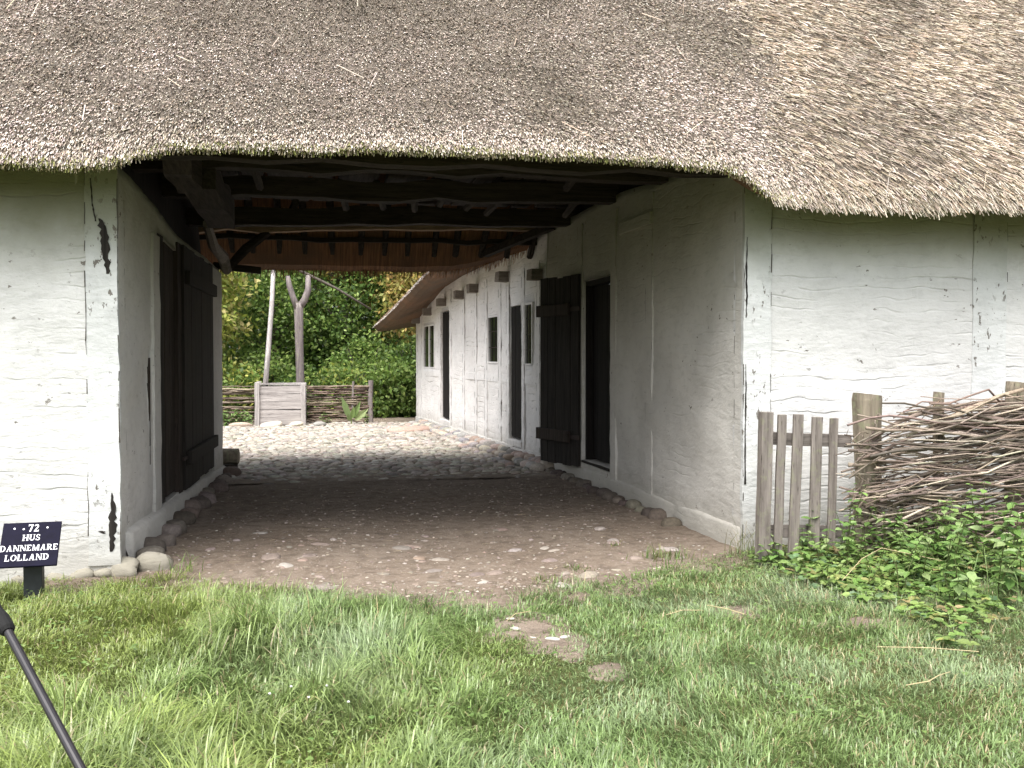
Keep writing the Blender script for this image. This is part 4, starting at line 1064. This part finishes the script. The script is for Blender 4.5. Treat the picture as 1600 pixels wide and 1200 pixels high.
T_, t_ = .19, .085
stem = lambda x: [rect(x, 0, x + T_, 1), rect(x - .07, 0, x + T_ + .07, .06), rect(x - .07, .94, x + T_ + .07, 1)]
GL['H'] = (.86, stem(.07) + stem(.60) + [rect(.26, .46, .60, .54)])
GL['U'] = (.82, [rect(.07, .3, .26, 1), rect(0, .94, .33, 1), rect(.62, .3, .71, 1), rect(.54, .94, .8, 1)] + arc(.39, .34, .32, .34, 180, 360, .15, .1))
GL['S'] = (.62, arc(.30, .74, .25, .27, 20, 270, .12, .09) + arc(.30, .27, .27, .27, -160, 90, .13, .09) + [rect(.48, .70, .54, .96), rect(.03, .04, .09, .32)])
GL['D'] = (.84, stem(.07) + arc(.33, .5, .45, .5, -90, 90, .18, .08))
GL['A'] = (.86, [diag(.06, 0, .38, 1, .10), diag(.54, 0, .33, 1, .2), rect(0, 0, .28, .06), rect(.46, 0, .84, .06), rect(.2, .3, .6, .37)])
GL['N'] = (.88, [rect(.08, 0, .17, 1), rect(0, 0, .26, .06), diag(.62, 0, .05, 1, .2), rect(.70, 0, .79, 1), rect(.60, .94, .88, 1), rect(-.02, .94, .2, 1)])
GL['E'] = (.70, stem(.07) + [rect(.26, 0, .62, .08), rect(.26, .92, .60, 1), rect(.26, .46, .48, .54), rect(.56, 0, .63, .25), rect(.54, .75, .61, 1)])
GL['M'] = (1.05, [rect(.08, 0, .17, 1), rect(0, 0, .26, .06), diag(.42, 0, .06, 1, .18), diag(.42, 0, .76, 1, .1), rect(.78, 0, .97, 1), rect(.70, 0, 1.04, .06)])
GL['R'] = (.82, stem(.07) + arc(.34, .74, .32, .26, -90, 90, .16, .08) + [diag(.58, 0, .32, .48, .2), rect(.56, 0, .84, .06)])
GL['L'] = (.70, stem(.07) + [rect(.26, 0, .62, .08), rect(.56, 0, .63, .3)])
GL['O'] = (.86, arc(.42, .5, .40, .5, 0, 360, .18, .07, 22))
GL['7'] = (.60, [rect(.03, .86, .55, 1), diag(.16, 0, .38, .86, .17), rect(.03, .74, .09, .86)])
GL['2'] = (.62, arc(.28, .72, .25, .28, -20, 170, .15, .1) + [diag(.02, .1, .34, .62, .17), rect(.02, 0, .56, .13), rect(.50, 0, .56, .24)])
def line(text, cx, z, h, mb):
    wt = sum(GL[c][0] + .07 for c in text) * h; x = cx - wt / 2; kq = 0
    for c in text:
        wdt, polys = GL[c]
        for p in polys:
            kq += 1; yv = -.0092 - .00008 * (kq % 7)
            P = [(x + a * h, yv, z + b * h) for a, b in p]; Pb = [(a, -.0075, b) for a, _, b in P]
            k = len(P); mb.add(on_board(P + Pb), [tuple(range(k))] + [(i, k + i, k + (i + 1) % k, (i + 1) % k) for i in range(k)])
        x += (wdt + .07) * h
for txt, cx, z, h in (('72', .012, .082, .048), ('HUS', .005, .022, .040), ('DANNEMARE', 0, -.045, .0385), ('LOLLAND', -.005, -.108, .040)):
    mb = MB(); line(txt, cx, z, h, mb)
    if txt == '72': mb.add(on_board([(-.045 + .006 * math.cos(q), -.0094, .10 + .006 * math.sin(q)) for q in np.linspace(0, 6.28, 9)[:-1]]), [tuple(range(8))])
    mb.build('lettering', M['white'], bd)
mb = MB()
for x in (-.095, .085): mb.add(on_board([(x + .006 * math.cos(q), -.0096, .105 + .006 * math.sin(q)) for q in np.linspace(0, 6.28, 9)[:-1]]), [tuple(range(8))])
mb.build('screw', M['white'], bd)

# ================================================================== TRIPOD at the left edge
tp = thing('camera_tripod', (-1.4, 2.2, 0), 'black tripod leg slanting down at the left edge over the grass', 'tripod')
A_ = Vector((-.885, 2.95, .685)); B_ = Vector((-.60, 2.55, .43))
dr = (B_ - A_); hub = A_ - dr * 1.75; foot = B_ + dr * (B_.z / -dr.z) * .98
mb = MB(); mb.tube([hub, A_], [.016, .016], 14); mb.tube([A_ - dr * .0, foot], [.0125, .0120], 14); l1 = mb.build('leg', M['metal'], tp, smooth=False)
mb = MB(); mb.tube([A_ - dr * .10, A_ - dr * .06, A_ + dr * .03, A_ + dr * .05], [.018, .022, .022, .016], 14); mb.build('collar', M['rubber'], l1)
for az in (150, 250):
    q = Vector((hub.x + .55 * math.cos(R(az)), hub.y + .55 * math.sin(R(az)), 0))
    mb = MB(); mb.tube([hub, q], [.016, .012], 12); l = mb.build('leg', M['metal'], tp)
mb = MB(); mb.tube([hub - Vector((0, 0, .12)), hub + Vector((0, 0, .1))], [.03, .035], 14); mb.tube([hub + Vector((0, 0, .1)), hub + Vector((0, 0, .32))], [.014, .014], 12); mb.box(tuple(hub + Vector((0, 0, .36))), (.09, .12, .06)); mb.build('head', M['metal'], tp)

for (cx, cy, rx, ry) in ((1.0, 5.5, .15, .16), (1.07, 5.02, .30, .33), (1.16, 4.70, .2, .26), (1.3, 4.25, .12, .13), (2.35, 5.15, .22, .16), (2.9, 4.75, .25, .15)):
    rows = [(cx, cy, float(lawn_z(np.array(cx), np.array(cy))) - .008)]; nr, na = 5, 28
    for q in range(1, nr + 1):
        for a_ in range(na):
            t_ = 2 * PI * a_ / na; k_ = q / nr * (1.0 + .9 * float(vnoise(math.cos(t_) * 1.7 + cx * 5, math.sin(t_) * 1.7, cy)))
            x, y = cx + rx * k_ * math.cos(t_), cy + ry * k_ * math.sin(t_); rows.append((x, y, float(lawn_z(np.array(x), np.array(y))) - (.008 if q < nr else .04)))
    Q = [(1 + (q - 1) * na + a_, 1 + (q - 1) * na + (a_ + 1) % na, 1 + q * na + (a_ + 1) % na, 1 + q * na + a_) for q in range(1, nr) for a_ in range(na)]
    T = [(0, 1 + a_, 1 + (a_ + 1) % na) for a_ in range(na)]
    o = np_obj('worn_earth', rows, [np.array(Q)[:, ::-1], np.array(T)], M['dirt'], smooth=True, base=False); meta(o, kind='structure')
# ================================================================== GRASS AND WEEDS
def bare(x, y):                                                    # worn spots in the lawn
    r = np.zeros_like(x)
    for (cx, cy, rx, ry) in ((1.0, 5.5, .10, .12), (1.07, 5.02, .22, .27), (1.16, 4.72, .12, .17), (1.3, 4.25, .09, .10), (2.35, 5.15, .22, .16), (2.9, 4.75, .25, .15), (.35, 5.75, .6, .12), (1.5, 5.6, .2, .12)):
        r = np.maximum(r, 1 - np.clip(np.hypot((x - cx) / rx, (y - cy) / ry), 0, 1.2))
    return r
n = 290000
gy = 2.3 + RNG.uniform(0, 1, n) ** 1.25 * 4.6; gx = RNG.uniform(-3.6, 6.3, n)
lim = (gx > -.36 * gy - .9) & (gx < .93 * gy + 1.2)
k = lim & (gy < edge_y(gx) + RNG.normal(0, .05, n)) & (bare(gx, gy) + .9 * fbm(gx * 7, gy * 7, 2.0, 3) + RNG.normal(0, .16, n) < .42); gx, gy = gx[k], gy[k]; n = len(gx)
ln = np.clip(.5 + 1.5 * fbm(gx * .8, gy * .8, 5.0, 3), .12, 1.25)                                # clumpiness
left = np.clip((1.6 - gx) / 1.8, 0, 1) * np.clip((5.9 - gy) / 1.0, .25, 1)
clump = np.clip(.25 + 2.2 * fbm(gx * 3.2, gy * 3.2, 12.0, 2), 0, 1.3)
H = (.04 + .03 * ln + .03 * clump + (.075 * ln + .10 * clump) * left) * RNG.uniform(.5, 1.45, n)
H *= 1 - .6 * np.exp(-(((gx - 1.05) / .45) ** 2 + ((gy - 4.75) / .8) ** 2))
tus = np.exp(-(((gx + .55) / .28) ** 2 + ((gy - 3.35) / .25) ** 2)); H += tus * .16 * RNG.uniform(.4, 1.2, n)
tus2 = np.exp(-(((gx - .15) / .35) ** 2 + ((gy - 3.9) / .3) ** 2)); H += tus2 * .05 * RNG.uniform(.4, 1.2, n)
yel = np.clip(.45 - .5 * gx + 1.1 * fbm(gx * 1.1, gy * 1.1, 8.0, 3), 0, 1)
dry = RNG.uniform(0, 1, n) < .05 + .12 * np.clip((gx - 1.2) / 2, 0, 1)
c = np.array((.18, .262, .092))[None] * (1 - yel[:, None]) + np.array((.215, .27, .07))[None] * yel[:, None]
blu = np.clip(fbm(gx * 1.5 + 9, gy * 1.5, 1.0, 2) * 2 + .2, 0, 1) * (1 - yel)
c = c * (1 - .5 * blu[:, None]) + np.array((.29, .35, .22))[None] * .5 * blu[:, None]
c *= RNG.uniform(.6, 1.35, (n, 1)) * (1.0 + .25 * left * clump)[:, None]; c[dry] = pick([(.36, .30, .16), (.28, .24, .12), (.42, .38, .24)], dry.sum())
P = np.stack([gx, gy, lawn_z(gx, gy) - .025], 1)
V, Q, T, CC = blades(P, H, RNG.uniform(.003, .0068, n) * (1 + left * .4), 8 * fbm(gx * 2.2, gy * 2.2, 21.0, 2) + RNG.normal(0, 1.1, n), RNG.uniform(.05, .55, n), RNG.uniform(.0, 1.25, n), c)
o = np_obj('lawn_grass', V, [Q, T], M['grass'], col=CC, base=False); meta(o, 'rough green grass of the lawn in front of the gateway', 'grass', kind='stuff')

# broad-leaved ground cover in the right corner
n = 8000
gx = RNG.uniform(2.5, 6.0, n); gy = RNG.uniform(4.0, 6.6, n)
den = np.clip(np.minimum((gx - 2.75 - .12 * (6.2 - gy)) * 2.2, (gy - 4.25) * .8) - .15 + 1.2 * fbm(gx * 2.4, gy * 2.4, 3.0, 2), 0, 1)
k = RNG.uniform(0, 1, n) < den; gx, gy = gx[k], gy[k]; n = len(gx)
rise = np.clip((gy - 5.2) / 1.1, 0, 1) * np.clip((gx - 3.2) / .8, 0, 1)
hz = lawn_z(gx, gy) + RNG.uniform(.01, .07, n) + rise * RNG.uniform(0, .20, n)
Ps = []; Ds = []; Ns = []; Ls = []; Ws = []; cc = []
base_c = pick([(.15, .24, .06), (.19, .28, .075), (.10, .18, .045), (.25, .34, .11), (.25, .26, .09), (.13, .21, .10), (.30, .25, .12)], n, .25, [.24, .22, .16, .14, .1, .1, .04])
for q in range(3):
    az = RNG.uniform(0, 6.28, n) if q == 0 else az + 2.09 + RNG.normal(0, .25, n)
    Ds.append(np.stack([np.cos(az), np.sin(az), RNG.uniform(-.35, .3, n)], 1)); Ps.append(np.stack([gx, gy, hz], 1)); Ns.append(np.stack([RNG.normal(0, .3, n), RNG.normal(-.15, .3, n), np.ones(n)], 1))
    sc_ = RNG.uniform(.6, 1.5, n); Ls.append(.042 * sc_ * RNG.uniform(.8, 1.2, n)); Ws.append(.029 * sc_); cc.append(base_c * RNG.uniform(.85, 1.15, (n, 1)))
V, Q, T, CC = leaves(np.concatenate(Ps), np.concatenate(Ds), np.concatenate(Ns), np.concatenate(Ls), np.concatenate(Ws), np.concatenate(cc))
o = np_obj('ground_cover', V, [Q, T], M['leaf'], col=CC, base=False); meta(o, 'low broad leaved weeds carpeting the ground below the wicker fence', 'weeds', kind='stuff')

def nettle(x, y, h, label, group, big=1.0, name='nettle', cols=((.15, .25, .065), (.20, .31, .09), (.11, .20, .05), (.25, .34, .14))):
    t = thing(name, (x, y, 0), label, 'plant', group)
    mb = MB(); Ps = []; Ds = []; Ns = []; Ls = []; Ws = []
    for st in range(random.randint(2, 4)):
        hh = h * random.uniform(.65, 1.3); bx, by = x + random.uniform(-.07, .07), y + random.uniform(-.07, .07); lx, ly = random.uniform(-.1, .1), random.uniform(-.12, .06)
        f = lambda t_: Vector((bx + lx * t_ * t_, by + ly * t_ * t_, hh * t_))
        mb.tube([f(q) for q in (0, .35, .7, 1)], [.004, .0035, .003, .0015], 5, col=(.12, .14, .05))
        nl = max(4, int(hh / .05)); az = random.uniform(0, 3)
        for q in range(1, nl + 1):
            tt = q / nl; p = f(tt); az += PI / 2 + random.uniform(-.2, .2)
            for s_ in (0, PI):
                L = (.075 * big) * (1.0 - .6 * abs(tt - .6)) * random.uniform(.75, 1.15)
                if q == nl: L *= .55
                Ps.append(tuple(p)); Ds.append((math.cos(az + s_), math.sin(az + s_), random.uniform(-.55, .25))); Ns.append((random.uniform(-.3, .3), random.uniform(-.4, .2), 1)); Ls.append(L); Ws.append(L * random.uniform(.48, .62))
    mb.build('stem', M['leaf'], t, usecol=True)
    n_ = len(Ps); V, Q, T, CC = leaves(np.array(Ps), np.array(Ds), np.array(Ns), np.array(Ls), np.array(Ws), pick(cols, n_))
    np_obj('foliage', V, [Q, T], M['leaf'], t, col=CC)
for (x, y, h) in ((3.45, 6.1, .36), (3.60, 6.05, .46), (3.72, 5.98, .42), (3.52, 5.9, .32), (3.8, 5.95, .34), (3.36, 5.95, .24), (3.66, 5.8, .28)):
    nettle(x, y, h, 'leafy green weed growing in front of the picket gate and stump post', 'weeds at the gate end of the wicker fence', .95)
for (x, y, h) in ((3.78, 5.2, .42), (3.95, 5.4, .50), (4.12, 5.2, .60), (3.62, 5.4, .30), (4.3, 5.55, .62), (3.9, 5.65, .36), (3.88, 4.95, .38), (3.62, 4.85, .26), (4.3, 5.2, .55), (4.2, 5.8, .42)):
    nettle(x, y, h, 'tall nettle with pointed leaves in front of the woven branches at right', 'nettles before the wicker fence', 1.25)
for (x, y, h) in ((3.15, 6.2, .2), (3.25, 6.0, .22), (3.4, 6.25, .3), (3.95, 6.0, .40), (4.1, 6.0, .36), (4.3, 5.95, .4), (3.75, 5.6, .34), (4.0, 5.75, .4), (4.45, 5.9, .46)):
    nettle(x, y, h, 'loose leafy weed standing close against the woven branches', 'tall weeds against the wicker fence', 1.05)
for (x, y, h) in ((3.5, 5.55, .22), (3.35, 5.4, .18), (3.3, 5.7, .2), (3.45, 5.15, .2), (3.2, 5.15, .14), (3.1, 5.9, .14), (3.4, 4.7, .18), (3.15, 5.5, .14)):
    nettle(x, y, h, 'low seedling weed in the ground cover below the wicker fence', 'low weeds below the wicker fence', .8, 'seedling', ((.19, .28, .08), (.15, .24, .06)))
# grass tufts at the wall foot and on the earth
def tuft(x, y, h, n, label, group=None, spread=.07, cols=((.10, .16, .035), (.14, .19, .05), (.08, .13, .03), (.2, .19, .08))):
    gx = x + RNG.normal(0, spread * .5, n); gy = y + RNG.normal(0, spread * .4, n)
    V, Q, T, CC = blades(np.stack([gx, gy, np.full(n, -.01)], 1), h * RNG.uniform(.5, 1.2, n), RNG.uniform(.004, .007, n), RNG.uniform(0, 6.28, n), RNG.uniform(.1, .6, n), RNG.uniform(.1, .9, n), pick(cols, n))
    meta(np_obj('grass_tuft', V, [Q, T], M['grass'], col=CC), label, 'grass tuft', group)
tuft(3.02, 6.45, .36, 34, 'thin wispy grass tuft at the right gateway corner beside the gate', None, .16, ((.20, .19, .10), (.14, .16, .06), (.28, .25, .15)))
tuft(2.45, 6.55, .12, 130, 'round green grass tuft at the edge of the earth near the right wall', None, .2)
tuft(1.72, 6.35, .05, 60, 'tiny green tuft alone on the bare earth', None, .12)
tuft(1.45, 6.0, .07, 70, 'small grass tuft at the lawn edge in the middle of the gateway', None, .16)
tuft(2.25, 7.1, .06, 25, 'small weed sprig deeper in the gateway on the right', None, .08)
tuft(-.9, 6.75, .2, 20, 'bright green weed growing from the stones at the left post', None, .1, ((.16, .25, .06), (.12, .2, .04)))
tuft(-.55, 3.3, .3, 90, 'tall dark green grass clump beside the tripod leg', None, .25, ((.085, .15, .03), (.11, .18, .04), (.14, .2, .06)))
tuft(3.75, 5.0, .5, 26, 'long arching grass blades among the nettles', None, .3, ((.14, .22, .06), (.18, .26, .09)))
# dry straws lying on the grass
for (pts, lab) in (([(1.86, 4.98, .035), (1.98, 5.04, .04), (2.1, 5.03, .035)], 'pale bent straw lying on the lawn near the bare patch at right'), ([(2.14, 5.08, .05), (2.22, 4.98, .05), (2.28, 4.86, .045)], 'thin dry stalk slanting over the lawn below the gate'),
                   ([(2.62, 4.15, .06), (2.85, 4.07, .065), (3.06, 4.0, .055)], 'long straight straw lying on the lawn at right'), ([(2.45, 3.66, .05), (2.56, 3.66, .06), (2.65, 3.72, .06), (2.75, 3.78, .05)], 'curved pale straw on the lawn near the right edge'),
                   ([(3.05, 5.2, .12), (3.3, 5.4, .2), (3.5, 5.5, .24)], 'dry stalk rising among the low weeds'), ([(3.5, 5.5, .24), (3.7, 5.4, .2), (3.85, 5.35, .17)], 'dry stalk drooping to the right among the weeds'),
                   ([(.98, 5.05, .03), (1.05, 5.15, .04), (1.15, 5.22, .03)], 'short straw on the bare patch in the lawn')):
    mb = MB(); mb.tube(pts, [.002, .0025, .0022, .0016][:len(pts)], 5, col=(.42, .35, .2)); meta(mb.build('straw', M['rod'], usecol=True), lab, 'straw')
# clover and other small leaves in the turf, chaff on the earth
n = 5200
gx = RNG.uniform(-2.4, 4.0, n); gy = RNG.uniform(2.9, 6.4, n)
k = (RNG.uniform(0, 1, n) < np.clip(.12 + .3 * np.clip(gx - .8, 0, 2) + 1.6 * fbm(gx * 1.6, gy * 1.6, 31.0, 2), 0, 1)) & (gy < edge_y(gx) - .05); gx, gy = gx[k], gy[k]; n = len(gx)
hz = lawn_z(gx, gy) + RNG.uniform(.02, .065, n); Ps, Ds, Cs = [], [], []
az = RNG.uniform(0, 6.28, n); bc = pick([(.15, .23, .07), (.20, .28, .10), (.11, .18, .05), (.16, .25, .07)], n); sz_ = RNG.uniform(.008, .019, n)
for q in range(3):
    Ps.append(np.stack([gx, gy, hz], 1)); Ds.append(np.stack([np.cos(az + q * 2.09), np.sin(az + q * 2.09), RNG.uniform(-.2, .4, n)], 1)); Cs.append(bc)
V, Q, T, CC = leaves(np.concatenate(Ps), np.concatenate(Ds), np.tile((0, -.2, 1.), (3 * n, 1)), np.tile(sz_, 3), np.tile(sz_ * .85, 3), np.concatenate(Cs))
o = np_obj('clover', V, [Q, T], M['leaf'], col=CC, base=False); meta(o, 'small clover leaves scattered through the lawn', 'clover', kind='stuff')
n = 420
gx = RNG.uniform(-1.1, 2.8, n); gy = 5.7 + RNG.uniform(0, 1, n) ** 1.6 * 5; k = gy > edge_y(gx); gx, gy = gx[k], gy[k]; n = len(gx); az = RNG.uniform(0, 6.28, n)
V, Q, T, CC = strands(np.stack([gx, gy, floor_z(gx, gy) + .004], 1), np.stack([np.cos(az), np.sin(az), RNG.uniform(-.05, .1, n)], 1), RNG.uniform(.015, .09, n), RNG.uniform(.002, .0045, n), pick([(.34, .28, .18), (.24, .19, .13), (.12, .09, .07)], n))
o = np_obj('chaff', V, [Q, T], M['rod'], col=CC, base=False); meta(o, 'bits of straw and twigs littering the earth of the gateway', 'litter', kind='stuff')
# daisies in the lawn
for (x, y) in ((-.12, 3.92), (.02, 3.9), (-.2, 3.85), (.1, 3.7), (-.05, 3.78)):
    t = thing('daisy', (x, y, 0), 'tiny white daisy head in the long grass', 'flower', 'daisies in the lawn')
    mb = MB(); mb.tube([(x, y, 0), (x, y - .01, .13)], [.0015, .0015], 4, col=(.12, .18, .05)); mb.build('stem', M['leaf'], t, usecol=True)
    V = stone_verts((x, y - .01, .135), (.012, .012, .007), 0, EV); np_obj('flower_head', V, [EQ, ET], M['leaf'], t, col=np.tile((.75, .75, .72), (len(V), 1)))

# yard plants by the well
for (x, y, h, lab, b_) in ((-2.0, 21.0, .34, 'low bushy green plant in front of the left yard fence', 1.6), (-1.65, 20.95, .30, 'low green plant between the left yard fence and well box', 1.6), (-2.4, 21.0, .3, 'low green plant at the far left of the yard fence', 1.6),
                         (.1, 21.1, .22, 'sparse green weed right of the well box', 1.4), (.95, 21.1, .3, 'weedy green plant by the end post of the right yard fence', 1.5)):
    nettle(x, y, h, lab, None, b_, 'yard_weed')
    if x < -1:
        for q in range(3): nettle(x + random.uniform(-.2, .2), y + random.uniform(-.1, .1), h * random.uniform(.6, 1), 'green leaf clump in the row along the left yard fence', 'leaf clumps along the left yard fence', 1.5, 'yard_weed')
t = thing('dock_plant', (.66, 21.05, 0), 'pale dock plant with big upright leaves before the right yard fence', 'plant')
D = np.array([(-.35, -.2, 1), (.35, -.2, .9), (.6, -.2, .55), (.1, -.3, .8), (-.2, -.3, .5)]); 
V, Q, T, CC = leaves(np.tile((.66, 21.05, .03), (5, 1)) + D * .12, D, np.array([(0, -1, .3)] * 5), np.array([.5, .42, .4, .3, .2]), np.array([.13, .11, .14, .1, .1]), pick([(.20, .29, .10), (.24, .32, .13)], 5))
np_obj('foliage', V, [Q, T], M['leaf'], t, col=CC)
mb = MB(); mb.tube([(.66, 21.05, -.02), (.66, 21.05, .2)], [.02, .012], 6, col=(.2, .24, .1)); mb.build('stem', M['leaf'], t, usecol=True)

# ================================================================== TREES BEHIND THE YARD
def crown(cen, rad, nc, per, spread, L, pal, droop=.3, flat=1.0):
    d = unit(nc); r = RNG.uniform(.25, 1, nc) ** .55
    cc = np.array(cen) + d * r[:, None] * np.array(rad)
    cc[:, 2] = np.maximum(cc[:, 2], .15)
    P = np.repeat(cc, per, axis=0) + RNG.normal(0, 1, (nc * per, 3)) * np.array((spread, spread, spread * .6 * flat))
    P[:, 2] = np.maximum(P[:, 2], .05)
    n_ = len(P); tone = np.repeat(RNG.uniform(.7, 1.25, nc), per)
    c = pick(pal, n_, .2) * tone[:, None]
    D = unit(n_); D[:, 2] -= droop; Nn = unit(n_) * .8 + np.array((0, -.3, .55))
    return rhombs(P, D, Nn, 1.2 * L * RNG.uniform(.6, 1.3, n_), 1.2 * L * RNG.uniform(.4, .75, n_), c)
def tree(name, x, y, h, cr, cz, pal, label, cat='tree', nc=330, per=26, L=.12, lean=0, tr=.12, bark='bark', spread=.24):
    t = thing(name, (x, y, 0), label, cat, 'trees and bushes behind the yard')
    mb = MB(); pts = [(x + lean * q * q * .3 + random.uniform(-.05, .05), y, h * .9 * q) for q in (0, .25, .5, .75, 1)]
    mb.tube(pts, [tr, tr * .85, tr * .65, tr * .45, tr * .15], 8, rough=.08)
    for q in range(9):
        z = h * random.uniform(.2, .8); a = random.uniform(0, 6.28); L_ = cr * random.uniform(.5, .9); b_ = (x + lean * (z / h) ** 2 * .3, y, z)
        mb.tube([b_, (x + L_ * .5 * math.cos(a), y + L_ * .5 * math.sin(a), z + L_ * .3), (x + L_ * math.cos(a), y + L_ * math.sin(a), z + L_ * .45)], [tr * .35, tr * .22, tr * .07], 5, rough=.1)
    mb.build('trunk', M[bark], t, smooth=True)
    V, Q, CC = crown((x, y, cz), (cr, cr, cz * .95 if cz < h * .45 else h - cz), nc, per, spread, L, pal)
    np_obj('crown', V, [Q], M['tleaf'], t, col=CC)
YG = [(.30, .34, .07), (.38, .38, .10), (.22, .28, .06), (.42, .38, .15)]
OR = [(.36, .27, .08), (.42, .29, .11), (.26, .24, .06), (.38, .34, .12), (.20, .21, .05)]
DG = [(.06, .115, .026), (.085, .155, .035), (.045, .085, .02), (.13, .21, .045)]
MG = [(.13, .21, .05), (.18, .27, .06), (.09, .15, .035), (.24, .32, .09)]
tree('maple_tree', -3.3, 24.2, 6.5, 1.55, 2.9, YG, 'yellow green maple at the left edge of the yard view', nc=420, L=.13)
tree('oak_tree', 1.9, 27.5, 8.0, 2.3, 5.2, OR, 'oak with bronze young leaves above the wing roof end', nc=520, L=.13, lean=.4)
tree('oak_tree', -1.6, 30.0, 9.0, 2.6, 5.4, OR + MG, 'tall olive tinged oak behind the hanging well rod', nc=480, L=.14)
tree('hazel_tree', -1.2, 26.5, 4.8, 1.4, 2.4, MG + DG[1:2], 'dark green hazel standing behind the forked post', nc=420, L=.11)
tree('hazel_tree', .7, 26.8, 5.0, 1.6, 2.5, DG + MG, 'deep green hazel right of the forked post', nc=460, L=.11)
tree('elm_tree', -4.2, 29.5, 8.5, 2.6, 4.6, MG + YG[:1], 'mid green elm behind the yellow green maple', nc=420, L=.13)
tree('elm_tree', 3.6, 31.5, 9.0, 3.0, 4.6, MG + OR[:2], 'mid green elm far behind the wing gable', nc=460, L=.14)
tree('oak_branch_tree', 3.1, 25.2, 5.0, 1.5, 3.0, OR, 'small bronze leaved oak overhanging beside the wing gable', nc=240, L=.12)
def bush(x, y, r, h, pal, label, nc=150): 
    t = thing('bush', (x, y, 0), label, 'bush', 'trees and bushes behind the yard')
    mb = MB()
    for q in range(6):
        a = random.uniform(0, 6.28); mb.tube([(x, y, 0), (x + r * .3 * math.cos(a), y + r * .3 * math.sin(a), h * .5), (x + r * .6 * math.cos(a), y + r * .6 * math.sin(a), h * .85)], [.025, .018, .006], 5)
    mb.build('stems', M['bark'], t)
    V, Q, CC = crown((x, y, h * .45), (r, r * .8, h * .55), nc, 26, .16, .10, pal); np_obj('foliage', V, [Q], M['tleaf'], t, col=CC)
bush(1.75, 23.6, .85, 1.5, MG, 'bright leafy bush between the yard fence end and the wing corner')
bush(2.5, 24.2, 1.0, 2.1, DG + MG, 'taller dark bush at the wing corner', 190)
bush(.6, 23.4, .8, 1.25, MG + YG[:1], 'light green bush just behind the right yard fence')
bush(-.3, 23.6, .7, 1.1, DG + MG, 'dark low bush behind the well box')
bush(-2.1, 23.3, .8, 1.4, MG + YG[:2], 'yellowish bush behind the left yard fence')
bush(1.2, 24.8, 1.0, 2.0, MG, 'rounded mid green bush behind the light green one', 190)
bush(-1.3, 24.3, .8, 1.7, MG, 'mid green bush between well rod and left fence')
# the wood beyond, one mass
nc = 2600
cc = np.stack([RNG.uniform(-16, 14, nc), RNG.uniform(33, 40, nc), RNG.uniform(.2, 9.5, nc)], 1)
per = 16; P = np.repeat(cc, per, axis=0) + RNG.normal(0, .5, (nc * per, 3)); n_ = len(P)
tone = np.repeat(RNG.uniform(.6, 1.3, nc), per)
D = unit(n_); Nn = unit(n_) * .8 + np.array((0, -.3, .7))
V, Q, CC = rhombs(P, D, Nn, RNG.uniform(.2, .42, n_), RNG.uniform(.14, .28, n_), pick(DG + MG, n_) * tone[:, None])
o = np_obj('woodland', V, [Q], M['tleaf'], col=CC, base=False); meta(o, 'dense green wood filling the distance beyond the yard', 'woodland', kind='stuff')
